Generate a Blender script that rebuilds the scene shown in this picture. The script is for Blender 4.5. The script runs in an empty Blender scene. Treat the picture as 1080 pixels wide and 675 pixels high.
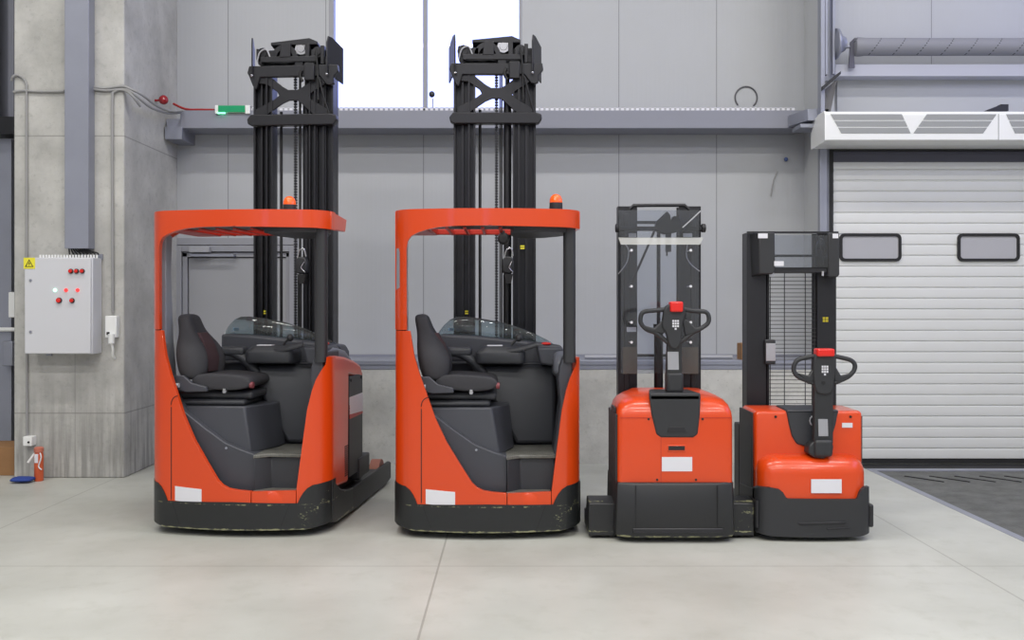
import bpy, bmesh, math, random
from mathutils import Vector, Matrix
random.seed(7)
C = bpy.context.scene.collection
F = 1016.0; CX = 540.0; CY = 322.0; CH = 1.6
PI = math.pi

# ------------------------------------------------------------------ materials
def lin(c):
    return tuple(((v/255)/12.92 if v/255 <= .04045 else (((v/255)+.055)/1.055)**2.4) for v in c)
def new_mat(name):
    m = bpy.data.materials.new(name); m.use_nodes = True
    nt = m.node_tree; b = nt.nodes['Principled BSDF']
    return m, nt, b
def mat(name, rgb, rough=.5, metal=0, coat=0, emit=None, es=0, noise=0, nscale=8, bump=0, bscale=60, spec=.5, rvar=0):
    m, nt, b = new_mat(name)
    c = lin(rgb)
    b.inputs['Base Color'].default_value = (*c, 1)
    b.inputs['Roughness'].default_value = rough
    b.inputs['Metallic'].default_value = metal
    b.inputs['Coat Weight'].default_value = coat
    b.inputs['Coat Roughness'].default_value = .07
    b.inputs['Specular IOR Level'].default_value = spec
    if emit:
        b.inputs['Emission Color'].default_value = (*lin(emit), 1)
        b.inputs['Emission Strength'].default_value = es
    tc = nt.nodes.new('ShaderNodeTexCoord')
    if noise or rvar:
        n = nt.nodes.new('ShaderNodeTexNoise'); n.inputs['Scale'].default_value = nscale; n.inputs['Detail'].default_value = 6
        nt.links.new(tc.outputs['Object'], n.inputs['Vector'])
        if noise:
            mx = nt.nodes.new('ShaderNodeMix'); mx.data_type = 'RGBA'
            mx.inputs['A'].default_value = (*[v*(1-noise) for v in c], 1)
            mx.inputs['B'].default_value = (*[min(1, v*(1+noise)) for v in c], 1)
            nt.links.new(n.outputs['Fac'], mx.inputs['Factor']); nt.links.new(mx.outputs['Result'], b.inputs['Base Color'])
        if rvar:
            mr = nt.nodes.new('ShaderNodeMapRange'); mr.inputs['To Min'].default_value = rough-rvar; mr.inputs['To Max'].default_value = rough+rvar
            nt.links.new(n.outputs['Fac'], mr.inputs['Value']); nt.links.new(mr.outputs['Result'], b.inputs['Roughness'])
    if bump:
        n2 = nt.nodes.new('ShaderNodeTexNoise'); n2.inputs['Scale'].default_value = bscale; n2.inputs['Detail'].default_value = 4
        bp = nt.nodes.new('ShaderNodeBump'); bp.inputs['Strength'].default_value = bump; bp.inputs['Distance'].default_value = .01
        nt.links.new(tc.outputs['Object'], n2.inputs['Vector']); nt.links.new(n2.outputs['Fac'], bp.inputs['Height']); nt.links.new(bp.outputs['Normal'], b.inputs['Normal'])
    return m
def nd(nt, kind, **kw):
    n = nt.nodes.new(kind)
    for k, v in kw.items(): setattr(n, k, v)
    return n
def mth(nt, op, a, b=None, c=None):
    n = nt.nodes.new('ShaderNodeMath'); n.operation = op
    for i, v in enumerate((a, b, c)):
        if v is None: continue
        if isinstance(v, (int, float)): n.inputs[i].default_value = v
        else: nt.links.new(v, n.inputs[i])
    return n.outputs[0]
def line_mask(nt, coord, x0, period, w):
    """1 on thin lines at x0 + k*period"""
    a = mth(nt, 'SUBTRACT', coord, x0)
    a = mth(nt, 'PINGPONG', a, period/2)
    return mth(nt, 'LESS_THAN', a, w)
def mixc(nt, fac, a, b):
    n = nt.nodes.new('ShaderNodeMix'); n.data_type = 'RGBA'
    if isinstance(fac, (int, float)): n.inputs['Factor'].default_value = fac
    else: nt.links.new(fac, n.inputs['Factor'])
    for k, v in (('A', a), ('B', b)):
        if isinstance(v, tuple): n.inputs[k].default_value = (*v, 1) if len(v) == 3 else v
        else: nt.links.new(v, n.inputs[k])
    return n.outputs['Result']
def noise_out(nt, vec, scale, detail=6, rough=.6, stretch=None):
    if stretch:
        mp = nt.nodes.new('ShaderNodeMapping'); mp.inputs['Scale'].default_value = stretch
        nt.links.new(vec, mp.inputs['Vector']); vec = mp.outputs['Vector']
    n = nt.nodes.new('ShaderNodeTexNoise'); n.inputs['Scale'].default_value = scale; n.inputs['Detail'].default_value = detail; n.inputs['Roughness'].default_value = rough
    nt.links.new(vec, n.inputs['Vector']); return n.outputs['Fac']
def ramp(nt, v, a, b):
    n = nt.nodes.new('ShaderNodeMapRange'); n.inputs['From Min'].default_value = a; n.inputs['From Max'].default_value = b
    nt.links.new(v, n.inputs['Value']); return n.outputs['Result']
def panel_mat(name, rgb, x0, period, axis='X', w=.004, rough=.45, line=.45, ribs=None):
    m, nt, b = new_mat(name); tc = nd(nt, 'ShaderNodeTexCoord'); sp = nd(nt, 'ShaderNodeSeparateXYZ')
    nt.links.new(tc.outputs['Object'], sp.inputs[0]); c = lin(rgb)
    k = line_mask(nt, sp.outputs[axis], x0, period, w)
    n = noise_out(nt, tc.outputs['Object'], 1.3)
    base = mixc(nt, n, tuple(v*.95 for v in c), tuple(v*1.05 for v in c))
    nt.links.new(mixc(nt, k, base, tuple(v*line for v in c)), b.inputs['Base Color'])
    b.inputs['Roughness'].default_value = rough
    if ribs:
        kk = line_mask(nt, sp.outputs[axis], 0, ribs, ribs*.2)
        bp = nd(nt, 'ShaderNodeBump'); bp.inputs['Strength'].default_value = .25; bp.inputs['Distance'].default_value = .002
        nt.links.new(kk, bp.inputs['Height']); nt.links.new(bp.outputs['Normal'], b.inputs['Normal'])
    return m
def floor_mat():
    m, nt, b = new_mat('polished_concrete'); tc = nd(nt, 'ShaderNodeTexCoord'); sp = nd(nt, 'ShaderNodeSeparateXYZ')
    o = tc.outputs['Object']; nt.links.new(o, sp.inputs[0])
    n1 = noise_out(nt, o, .7, 8, .55); n2 = noise_out(nt, o, 5, 8, .65)
    c = mixc(nt, ramp(nt, n1, .35, .68), lin((170, 171, 163)), lin((195, 196, 189)))
    c = mixc(nt, mth(nt, 'MULTIPLY', ramp(nt, n2, .52, .78), .40), c, lin((158, 158, 146)))
    k = mth(nt, 'MAXIMUM', line_mask(nt, sp.outputs['X'], -.45, 3.22, .006), line_mask(nt, sp.outputs['Y'], 5.91, 6.0, .006))
    c = mixc(nt, mth(nt, 'MULTIPLY', k, .45), c, lin((110, 108, 100)))
    nt.links.new(c, b.inputs['Base Color'])
    mr = nd(nt, 'ShaderNodeMapRange'); mr.inputs['To Min'].default_value = .34; mr.inputs['To Max'].default_value = .5
    nt.links.new(n2, mr.inputs['Value']); nt.links.new(mr.outputs[0], b.inputs['Roughness'])
    b.inputs['Specular IOR Level'].default_value = .45
    return m
def concrete_mat(name, rgb, seams=(), vseam=None, streaky=True):
    m, nt, b = new_mat(name); tc = nd(nt, 'ShaderNodeTexCoord'); sp = nd(nt, 'ShaderNodeSeparateXYZ')
    o = tc.outputs['Object']; nt.links.new(o, sp.inputs[0]); c0 = lin(rgb)
    n1 = noise_out(nt, o, 2.2, 8, .62); n2 = noise_out(nt, o, 18, 8, .7)
    c = mixc(nt, ramp(nt, n1, .3, .7), tuple(v*.72 for v in c0), tuple(v*1.10 for v in c0))
    n4 = noise_out(nt, o, 55, 3, .5)
    c = mixc(nt, mth(nt, 'MULTIPLY', ramp(nt, n4, .69, .74), .6), c, tuple(v*.35 for v in c0))
    c = mixc(nt, mth(nt, 'MULTIPLY', ramp(nt, n2, .55, .72), .55), c, tuple(v*.55 for v in c0))
    if streaky:
        n3 = noise_out(nt, o, 3.0, 4, .6, (6, 6, .35))
        low = ramp(nt, sp.outputs['Z'], 1.0, .2)
        c = mixc(nt, mth(nt, 'MULTIPLY', mth(nt, 'MULTIPLY', ramp(nt, n3, .44, .60), low), .8), c, tuple(v*.48 for v in c0))
    for z in seams:
        d = mth(nt, 'ABSOLUTE', mth(nt, 'SUBTRACT', sp.outputs['Z'], z))
        c = mixc(nt, mth(nt, 'MULTIPLY', mth(nt, 'LESS_THAN', d, .006), .6), c, tuple(v*.4 for v in c0))
    if vseam:
        k = line_mask(nt, sp.outputs['X'], vseam[0], vseam[1], .006)
        c = mixc(nt, mth(nt, 'MULTIPLY', k, .4), c, tuple(v*.45 for v in c0))
    nt.links.new(c, b.inputs['Base Color']); b.inputs['Roughness'].default_value = .85
    bp = nd(nt, 'ShaderNodeBump'); bp.inputs['Strength'].default_value = .35; bp.inputs['Distance'].default_value = .01
    nt.links.new(n2, bp.inputs['Height']); nt.links.new(bp.outputs['Normal'], b.inputs['Normal'])
    return m
def scuff_mat(name, rgb, zb, zt, amount=.8):
    """black paint with pale scrapes along its lower and upper edges"""
    m, nt, b = new_mat(name); tc = nd(nt, 'ShaderNodeTexCoord'); sp = nd(nt, 'ShaderNodeSeparateXYZ')
    o = tc.outputs['Object']; nt.links.new(o, sp.inputs[0]); c0 = lin(rgb)
    n = noise_out(nt, o, 16, 9, .8, (1, 1, 1.6)); n2 = noise_out(nt, o, 3.4, 2, .5)
    lo = ramp(nt, mth(nt, 'ABSOLUTE', mth(nt, 'SUBTRACT', sp.outputs['Z'], zb)), .018, .0)
    hi = ramp(nt, mth(nt, 'ABSOLUTE', mth(nt, 'SUBTRACT', sp.outputs['Z'], zt)), .014, .0)
    e = mth(nt, 'MAXIMUM', lo, mth(nt, 'MULTIPLY', hi, .8))
    patch = mth(nt, 'MULTIPLY', ramp(nt, n2, .60, .66), .62)
    e = mth(nt, 'MAXIMUM', e, patch)
    k = mth(nt, 'GREATER_THAN', mth(nt, 'MULTIPLY', n, mth(nt, 'ADD', mth(nt, 'MULTIPLY', e, .62), .52)), .52)
    base = mixc(nt, n, tuple(v*.8 for v in c0), tuple(v*1.25 for v in c0))
    nt.links.new(mixc(nt, mth(nt, 'MULTIPLY', k, amount), base, lin((150, 150, 115))), b.inputs['Base Color'])
    b.inputs['Roughness'].default_value = .42
    return m
def glass_mat(name, tint=(.8, .86, .88), refl=.12, rough=.03, haze=0.0):
    m = bpy.data.materials.new(name); m.use_nodes = True; nt = m.node_tree
    nt.nodes.clear(); out = nd(nt, 'ShaderNodeOutputMaterial')
    t = nd(nt, 'ShaderNodeBsdfTransparent'); t.inputs[0].default_value = (*tint, 1)
    g = nd(nt, 'ShaderNodeBsdfGlossy'); g.inputs['Roughness'].default_value = rough; g.inputs['Color'].default_value = (1, 1, 1, 1)
    fr = nd(nt, 'ShaderNodeFresnel'); fr.inputs['IOR'].default_value = 1.5
    mx = nd(nt, 'ShaderNodeMixShader'); nt.links.new(mth(nt, 'MULTIPLY', fr.outputs[0], refl*10), mx.inputs[0])
    last = t.outputs[0]
    if haze:
        d = nd(nt, 'ShaderNodeBsdfDiffuse'); d.inputs[0].default_value = (.75, .76, .74, 1); m2 = nd(nt, 'ShaderNodeMixShader'); m2.inputs[0].default_value = haze
        nt.links.new(t.outputs[0], m2.inputs[1]); nt.links.new(d.outputs[0], m2.inputs[2]); last = m2.outputs[0]
    nt.links.new(last, mx.inputs[1]); nt.links.new(g.outputs[0], mx.inputs[2]); nt.links.new(mx.outputs[0], out.inputs[0])
    return m
def emit_mat(name, rgb, s):
    m = bpy.data.materials.new(name); m.use_nodes = True; nt = m.node_tree; nt.nodes.clear()
    o = nd(nt, 'ShaderNodeOutputMaterial'); e = nd(nt, 'ShaderNodeEmission'); e.inputs[0].default_value = (*lin(rgb), 1); e.inputs[1].default_value = s
    nt.links.new(e.outputs[0], o.inputs[0]); return m
def tread_mat(name, rgb, scale):
    m, nt, b = new_mat(name); tc = nd(nt, 'ShaderNodeTexCoord'); o = tc.outputs['Object']
    br = nd(nt, 'ShaderNodeTexBrick'); br.inputs['Scale'].default_value = scale
    mp = nd(nt, 'ShaderNodeMapping'); mp.inputs['Rotation'].default_value = (0, 0, .785); nt.links.new(o, mp.inputs[0]); nt.links.new(mp.outputs[0], br.inputs['Vector'])
    c = lin(rgb); br.inputs['Color1'].default_value = (*c, 1); br.inputs['Color2'].default_value = (*[v*.8 for v in c], 1); br.inputs['Mortar'].default_value = (*[v*.3 for v in c], 1)
    br.inputs['Mortar Size'].default_value = .09; br.inputs['Bias'].default_value = 0
    n = noise_out(nt, o, 5, 6, .7)
    nt.links.new(mixc(nt, ramp(nt, n, .3, .8), br.outputs['Color'], tuple(v*1.25 for v in c)), b.inputs['Base Color'])
    bp = nd(nt, 'ShaderNodeBump'); bp.inputs['Strength'].default_value = .5; bp.inputs['Distance'].default_value = .004
    nt.links.new(br.outputs['Fac'], bp.inputs['Height']); nt.links.new(bp.outputs['Normal'], b.inputs['Normal'])
    b.inputs['Roughness'].default_value = .5; b.inputs['Metallic'].default_value = .35
    return m

ORANGE = mat('orange_paint', (214, 68, 14), .3, coat=.35)
ORANGE2 = mat('orange_paint_dark', (178, 40, 22), .4)
BLACK = mat('black_steel', (34, 34, 38), .45, noise=.1, nscale=9)
BLACKP = mat('black_plastic', (44, 45, 48), .5, bump=.08, bscale=220)
MASTM = mat('mast_steel', (42, 42, 46), .38, metal=.35, noise=.12)
SLATE = mat('slate_plastic', (62, 64, 71), .5, bump=.08, bscale=160)
SLATED = mat('dark_slate_plastic', (52, 54, 59), .5, bump=.08, bscale=160)
SLATEL = mat('light_slate_plastic', (146, 150, 160), .4)
SEATM = mat('seat_fabric', (56, 56, 60), .85, bump=.2, bscale=300, noise=.08, nscale=40)
SEATI = mat('seat_fabric_red_grey', (72, 52, 56), .9, bump=.2, bscale=300)
SKIRT = scuff_mat('scuffed_black_bumper', (33, 35, 36), .055, .225)
SKIRT3 = scuff_mat('scuffed_black_stacker_skirt', (36, 37, 39), .045, .9, .9)
SKIRT2 = scuff_mat('scuffed_black_arm', (36, 37, 39), .05, .25, .9)
TREAD = tread_mat('tread_plate', (128, 128, 122), 26)
WHITE = mat('white_sticker', (222, 222, 228), .4)
GREYST = mat('grey_sticker', (165, 166, 172), .4)
YELLOW = mat('yellow_sticker', (236, 226, 60), .5)
REDP = mat('red_plastic', (225, 32, 22), .35, coat=.3)
AMBER = mat('amber_lens', (255, 96, 20), .15, coat=.6, emit=(255, 90, 10), es=.25)
CHROME = mat('bright_steel', (190, 190, 195), .22, metal=.9)
SHIELD = glass_mat('clear_shield', (.82, .84, .88), .10, .05, .025)
WIND = glass_mat('tinted_windscreen', (.62, .70, .73), .09, .02, .06)
FOLD = glass_mat('milky_shield_fold', (.80, .80, .78), .008, .3, .30)
PANEL = panel_mat('wall_sandwich_panel', (178, 180, 184), -2.0, 1.0495, ribs=.05)
FLOORM = floor_mat()
CONC = concrete_mat('column_concrete', (192, 191, 187), seams=(.60, 3.17), vseam=(-4.05, 5))
PLINTH = concrete_mat('plinth_concrete', (204, 203, 198), vseam=(-.45, 1.9), streaky=False)
STEELG = mat('galvanised_steel', (150, 153, 166), .4, metal=.35, noise=.12, nscale=3)
BEAMM = mat('grey_painted_beam', (136, 138, 150), .45, noise=.06, nscale=2)
FRAMEM = mat('grey_door_frame', (150, 151, 158), .45)
DOORP = mat('grey_door_leaf', (158, 159, 163), .45)
SLATM = mat('door_slat', (224, 225, 224), .38, metal=.15, noise=.03, nscale=3)
GROOVE = mat('slat_groove', (120, 120, 122), .5)
RUBBER = mat('rubber_seal', (30, 30, 32), .7)
DARKH = mat('dark_header', (78, 78, 92), .5)
WHITEP = mat('white_enamel', (236, 237, 236), .3)
GRILLE = mat('grille_grey', (150, 152, 152), .5)
CABW = mat('cabinet_grey', (208, 209, 214), .4)
LEVEL = tread_mat('dock_plate', (112, 113, 110), 11)
PIPEG = mat('grey_conduit', (150, 150, 150), .5)
CABLEB = mat('black_cable', (28, 28, 30), .6)
CARD = mat('cardboard', (150, 112, 76), .9, noise=.12)
REDW = mat('red_cable', (170, 40, 40), .5)
GREEN = mat('green_lens', (10, 120, 80), .2, coat=.5, emit=(20, 190, 120), es=.25)
CEILM = mat('ceiling_white', (205, 205, 200), .8)

# ------------------------------------------------------------------ mesh helpers
class MB:
    def __init__(s): s.bm = bmesh.new()
    def face(s, pts):
        return s.bm.faces.new([s.bm.verts.new(p) for p in pts])
    def box(s, x0, x1, y0, y1, z0, z1, rot=None, piv=None):
        P = [(x0,y0,z0),(x1,y0,z0),(x1,y1,z0),(x0,y1,z0),(x0,y0,z1),(x1,y0,z1),(x1,y1,z1),(x0,y1,z1)]
        if rot:
            pv = Vector(piv or ((x0+x1)/2,(y0+y1)/2,(z0+z1)/2)); P = [rot @ (Vector(p)-pv)+pv for p in P]
        v = [s.bm.verts.new(p) for p in P]
        for f in ((0,3,2,1),(4,5,6,7),(0,1,5,4),(1,2,6,5),(2,3,7,6),(3,0,4,7)): s.bm.faces.new([v[i] for i in f])
        return s
    def rings(s, rings, cap=True, closed=True):
        vs = [[s.bm.verts.new(p) for p in r] for r in rings]; n = len(vs[0])
        for a, b in zip(vs, vs[1:]):
            for i in range(n if closed else n-1):
                j = (i+1) % n; s.bm.faces.new((a[i], a[j], b[j], b[i]))
        if cap: s.bm.faces.new(vs[0][::-1]); s.bm.faces.new(vs[-1])
        return s
    def prism(s, poly, a, b, axis='y', xf=None):
        """poly: 2D points; axis y -> (x,z), x -> (y,z), z -> (x,y)"""
        f = {'y': lambda p, t: (p[0], t, p[1]), 'x': lambda p, t: (t, p[0], p[1]), 'z': lambda p, t: (p[0], p[1], t)}[axis]
        if xf: return s.rings([[xf @ Vector(f(p, a)) for p in poly], [xf @ Vector(f(p, b)) for p in poly]])
        return s.rings([[f(p, a) for p in poly], [f(p, b) for p in poly]])
    def bowed(s, poly, t, bow, cuts, off=0.0):
        """front-view polygon (x,z), thickness t, wrapped on y = bow(x)"""
        bm = bmesh.new(); a = [bm.verts.new((p[0], 0, p[1])) for p in poly]; b = [bm.verts.new((p[0], t, p[1])) for p in poly]
        n = len(poly); bm.faces.new(a); bm.faces.new(b[::-1])
        for i in range(n): j = (i+1) % n; bm.faces.new((a[j], a[i], b[i], b[j]))
        bm.normal_update()
        bmesh.ops.triangulate(bm, faces=[f for f in bm.faces if len(f.verts) > 4])
        for c in cuts: bmesh.ops.bisect_plane(bm, geom=bm.verts[:]+bm.edges[:]+bm.faces[:], plane_co=(c,0,0), plane_no=(1,0,0))
        for v in bm.verts: v.co.y += bow(v.co.x)+off
        me = bpy.data.meshes.new('t'); bm.to_mesh(me); bm.free(); s.bm.from_mesh(me); bpy.data.meshes.remove(me)
        return s
    def cyl(s, p0, p1, r, n=16, r2=None):
        p0, p1 = Vector(p0), Vector(p1); d = (p1-p0).normalized(); u = d.orthogonal().normalized(); w = d.cross(u)
        r2 = r if r2 is None else r2
        R = [[p+(u*math.cos(2*PI*i/n)+w*math.sin(2*PI*i/n))*q for i in range(n)] for p, q in ((p0, r), (p1, r2))]
        return s.rings(R)
    def lathe(s, prof, c, axis='z', n=24):
        """prof: (r,h) list"""
        R = []
        for r, h in prof:
            ring = []
            for i in range(n):
                a = 2*PI*i/n; u, w = max(r,1e-4)*math.cos(a), max(r,1e-4)*math.sin(a)
                ring.append({'z': (c[0]+u, c[1]+w, c[2]+h), 'x': (c[0]+h, c[1]+u, c[2]+w), 'y': (c[0]+u, c[1]+h, c[2]+w)}[axis])
            R.append(ring)
        return s.rings(R)
    def tube(s, pts, r, n=10, closed=False, smooth=4, flat=1.0, rs=None):
        P = [Vector(p) for p in pts]
        if smooth > 1:
            Q = []; m = len(P); rr = []
            for i in range(m if closed else m-1):
                p0, p1, p2, p3 = (P[(i-1) % m], P[i], P[(i+1) % m], P[(i+2) % m]) if closed else (P[max(i-1,0)], P[i], P[i+1], P[min(i+2,m-1)])
                for k in range(smooth):
                    t = k/smooth
                    Q.append(.5*((2*p1)+(-p0+p2)*t+(2*p0-5*p1+4*p2-p3)*t*t+(-p0+3*p1-3*p2+p3)*t**3))
                    if rs: rr.append(rs[i]*(1-t)+rs[(i+1) % m]*t)
            if not closed:
                Q.append(P[-1])
                if rs: rr.append(rs[-1])
            P = Q; rs = rr if rs else None
        m = len(P); R = []; u = None
        for i in range(m):
            d = ((P[(i+1) % m]-P[i-1]) if closed else (P[min(i+1,m-1)]-P[max(i-1,0)])).normalized()
            u = d.orthogonal().normalized() if u is None else (u-d*u.dot(d)).normalized()
            w = d.cross(u); q = rs[i] if rs else r
            R.append([P[i]+(u*math.cos(2*PI*k/n)+w*math.sin(2*PI*k/n)*flat)*q for k in range(n)])
        if closed:
            s.rings(R+[R[0]], cap=False)
            bmesh.ops.remove_doubles(s.bm, verts=s.bm.verts[:], dist=1e-6)
        else: s.rings(R)
        return s
    def sphere(s, c, r, sc=(1,1,1), seg=20):
        m = Matrix.Translation(c) @ Matrix.Diagonal((*[r*k for k in sc], 1))
        bmesh.ops.create_uvsphere(s.bm, u_segments=seg, v_segments=seg//2, radius=1, matrix=m); return s
    def build(s, name, material, parent=None, bevel=0, seg=2, smooth=38, kind=None, loc=None):
        bmesh.ops.recalc_face_normals(s.bm, faces=s.bm.faces[:])
        me = bpy.data.meshes.new(name); s.bm.to_mesh(me); s.bm.free()
        me.materials.append(material)
        for p in me.polygons: p.use_smooth = True
        me.set_sharp_from_angle(angle=math.radians(smooth))
        o = bpy.data.objects.new(name, me); C.objects.link(o)
        if parent: o.parent = parent
        if loc: o.location = loc
        if bevel:
            b = o.modifiers.new('bevel', 'BEVEL'); b.width = bevel; b.segments = seg; b.limit_method = 'ANGLE'; b.angle_limit = math.radians(35); b.harden_normals = False
        if kind: o['kind'] = kind
        return o
def smooth_subsurf(o, lv=2):
    m = o.modifiers.new('sub', 'SUBSURF'); m.levels = lv; m.render_levels = lv
    return o
def thing(name, label, cat, loc=(0,0,0), rz=0, group=None):
    o = bpy.data.objects.new(name, None); C.objects.link(o); o.location = loc; o.rotation_euler = (0,0,rz)
    o.empty_display_size = .2; o['label'] = label; o['category'] = cat
    if group: o['group'] = group
    return o
def tag(o, label, cat, group=None):
    o['label'] = label; o['category'] = cat
    if group: o['group'] = group
    return o
def copy_tree(o, parent=None):
    c = o.copy(); C.objects.link(c); c.parent = parent
    for ch in [x for x in C.objects if x.parent == o]: copy_tree(ch, c)
    return c
def rrect(x0, x1, y0, y1, r, z, n=5):
    pts = []
    for cx, cy, a0 in ((x1-r, y1-r, 0), (x0+r, y1-r, 90), (x0+r, y0+r, 180), (x1-r, y0+r, 270)):
        for k in range(n+1):
            a = math.radians(a0+90*k/n); pts.append((cx+r*math.cos(a), cy+r*math.sin(a), z))
    return pts
def W(px, py, Y):
    return ((px-CX)/F*Y, Y, CH-(py-CY)/F*Y)
class Fr:
    def __init__(s, X0, Y0): s.X0, s.Y0 = X0, Y0
    def p(s, px, py, yl):
        Y = s.Y0+yl; return ((px-CX)/F*Y-s.X0, CH-(py-CY)/F*Y)
    def poly(s, pts, yl): return [s.p(a, b, yl) for a, b in pts]
    def p3(s, px, py, yl):
        a = s.p(px, py, yl); return (a[0], yl, a[1])
def chaikin(pts, k=2):
    for _ in range(k):
        q = []; n = len(pts)
        for i in range(n):
            a, b = pts[i], pts[(i+1) % n]
            q += [tuple(.75*u+.25*v for u, v in zip(a, b)), tuple(.25*u+.75*v for u, v in zip(a, b))]
        pts = q
    return pts

# ------------------------------------------------------------------ reach truck
HW = .65
def bow(x):
    a = abs(x); y = .10*(a/HW)**2; r = .15
    if a > HW-r: y += r-math.sqrt(max(0, r*r-(a-(HW-r))**2))
    return y
CUTS = [x for x in [i*.06 for i in range(-9, 10)]+[s*v for s in (-1, 1) for v in (.51,.55,.58,.60,.615,.628,.637,.643,.647)]]
T2 = Fr(-.172, 6.56)
def pf(px, py):
    x = T2.p(px, py, .08)[0]
    for _ in range(4): x, z = T2.p(px, py, bow(min(HW, max(-HW, x))))
    return (min(HW, max(-HW, x)), z)
def chan(mb, x0, x1, y0, y1, z0, z1, t=.012, side=1):
    """I-section mast rail, web in the middle"""
    w = (x1-x0)*.22
    poly = [(x0,y0),(x0+w,y0),(x0+w,y0+.045),(x1-w,y0+.045),(x1-w,y0+.004),(x1,y0+.004),(x1,y1),(x0,y1)]
    mb.prism(poly, z0, z1, 'z')
def reach_truck(label, beacon, lamp):
    R = thing('reach_truck', label, 'forklift')
    # orange shell -------------------------------------------------------
    inner = [(429.0,348),(428.8,320),(428.7,262),(430,254),(433.5,249),(440,245.5),(450,242),(462,239.5),(480,238)]
    pts = [pf(416,348)] + [(-HW, T2.p(0,348,.2)[1]), (-HW, 2.262), (HW, 2.262), (HW, 2.135)] + [pf(600,239.8), pf(560,238.6), pf(513,237.6)] + [pf(*q) for q in inner[::-1]]
    pts = pts[1:]
    g = MB().bowed(pts, .045, bow, CUTS).build('overhead_guard', ORANGE, R, bevel=.006)
    # side returns of the guard and pillar
    MB().prism([(.2,2.262),(.62,2.24),(.58,2.145),(.2,2.135)], HW-.035, HW-.0015, 'x').build('guard_side', ORANGE, R, bevel=.006)
    mb = MB(); mb.prism([(.2,2.262),(.62,2.262),(.62,2.16),(.30,2.05),(.28,1.43),(.2,1.43)], -HW+.0015, -HW+.035, 'x')
    mb.build('guard_side', ORANGE, R, bevel=.006)
    # inner lining of the left pillar (seen on the truck at the left)
    MB().prism([(.225,2.13),(.33,2.10),(.31,1.85),(.35,1.35),(.42,1.0),(.225,1.0)], -HW+.037, -HW+.08, 'x').build('pillar_lining', SLATEL, R, bevel=.004)
    # roof: dark underside plate, far rim, slotted bars
    MB().prism([(.18,.14),(.36,.09),(.50,.12),(.60,.20),(.60,.36),(.52,.58),(.42,.72),(.32,.77),(.22,.72),(.16,.5)], 2.108, 2.17, 'z').build('roof_plate', SLATED, R, bevel=.008)
    MB().prism([(-.56,.24),(-.50,.15),(-.30,.085),(.0,.06),(.3,.08),(.3,.34),(0,.36),(-.3,.34),(-.46,.30)], 2.145, 2.17, 'z').build('rim_lining', BLACK, R)
    MB().box(-.60, .24, .80, .84, 2.14, 2.185).prism([(-.60,.26),(-.54,.2),(-.44,.2),(-.40,.84),(-.60,.84)], 2.135, 2.18, 'z').build('rear_rim', ORANGE2, R, bevel=.008)
    for i in range(6):
        x = -.42+i*.125
        MB().prism([(x,.14),(x+.022,.14),(x+.022,.81),(x,.81)], 2.135, 2.19, 'z').build('roof_bar', ORANGE2, R, bevel=.004)
    # beacon
    bx, by = beacon
    b = MB().lathe([(.046,0),(.048,.01),(.046,.062)], (bx,by,2.272)).cyl((bx,by,2.14),(bx,by,2.28),.02).build('beacon', BLACKP, R)
    MB().lathe([(.046,.062),(.045,.085),(.036,.108),(.018,.122),(.001,.126)], (bx,by,2.272)).build('beacon_lens', AMBER, b)
    if lamp:
        l = MB().lathe([(.001,-.02),(.03,-.015),(.043,.0),(.045,.03),(.03,.07),(.001,.075)], (.11,.50,2.09), 'y').box(.10,.12,.51,.53,2.10,2.15).build('work_light', BLACKP, R)
    # lower body panels
    seam = 348
    left = [(-HW, pf(416,348)[1]-.003)] + [pf(a, b) for a, b in [(432.6,349),(437,376),(443,396),(449,412.6),(459,441),(471,466.5),(486,491),(497.8,509.5),(503,514.5),(509.6,517.8),(520,519.6),(534.4,520.7),(534.4,533)]] + [pf(441,533), pf(432,521), (-HW,.34)]
    MB().bowed(left, .04, bow, CUTS).build('body_panel', ORANGE, R, bevel=.005)
    pl = pf(443.9,480)[0]
    MB().bowed([(pl, pf(0,428)[1]), (pl+.006, pf(0,428)[1]), (pl+.006, .245), (pl, .245)], .01, bow, CUTS, -.0015).tube([(x_, bow(x_)-.0012, z_) for x_, z_ in (pf(444.2,429),pf(444.8,425),pf(447,421.5),pf(450,419.6),pf(452,419.2))], .003, 6).build('panel_gap', RUBBER, R)
    _z = pf(416,348)[1]; MB().bowed([(-.645,_z-.015),(-.56,_z-.015),(-.56,_z+.012),(-.645,_z+.012)], .03, bow, CUTS, .010).build('seam_strip', RUBBER, R)
    step = [pf(535.3,520.7), pf(560,519.6), pf(581.3,518.7), pf(581.3,533), pf(535.3,533)]
    MB().bowed(step, .03, bow, CUTS).build('step_panel', ORANGE, R, bevel=.004)
    right = [pf(582.2,533), pf(581.9,518), pf(585,493), pf(588,469), pf(592.6,433), pf(597,412.6), pf(600.5,401), pf(604.4,391.9), pf(608,384)] + [(.625,1.238), (HW,1.235), (HW,.34)] + [pf(596,520)]
    MB().bowed(right, .05, bow, CUTS).build('body_panel', ORANGE, R, bevel=.005)
    # right side hood (orange) and left side
    MB().prism([(.22,.30),(.22,1.232),(.34,1.238),(.60,1.215),(.85,1.175),(1.04,1.13),(1.115,1.07),(1.115,1.02),(.69,1.075),(.67,.27),(.42,.29)], HW-.075, HW-.0015, 'x').build('side_panel', ORANGE, R, bevel=.022, seg=3)
    MB().prism([(.22,.30),(.22,1.42),(.30,1.42),(.42,1.0),(1.10,.98),(1.10,.30)], -HW+.0015, -HW+.035, 'x').build('side_panel', ORANGE, R, bevel=.008)
    # black service cover on the right side
    sc = MB().box(HW-.04, HW-.002, .695, 1.112, .30, 1.062).build('service_cover', BLACK, R, bevel=.004)
    MB().prism([(.70,.74),(1.105,.74),(1.105,.83),(.70,.845)], HW-.003, HW+.001, 'x').build('red_stripe', ORANGE2, sc)
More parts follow.
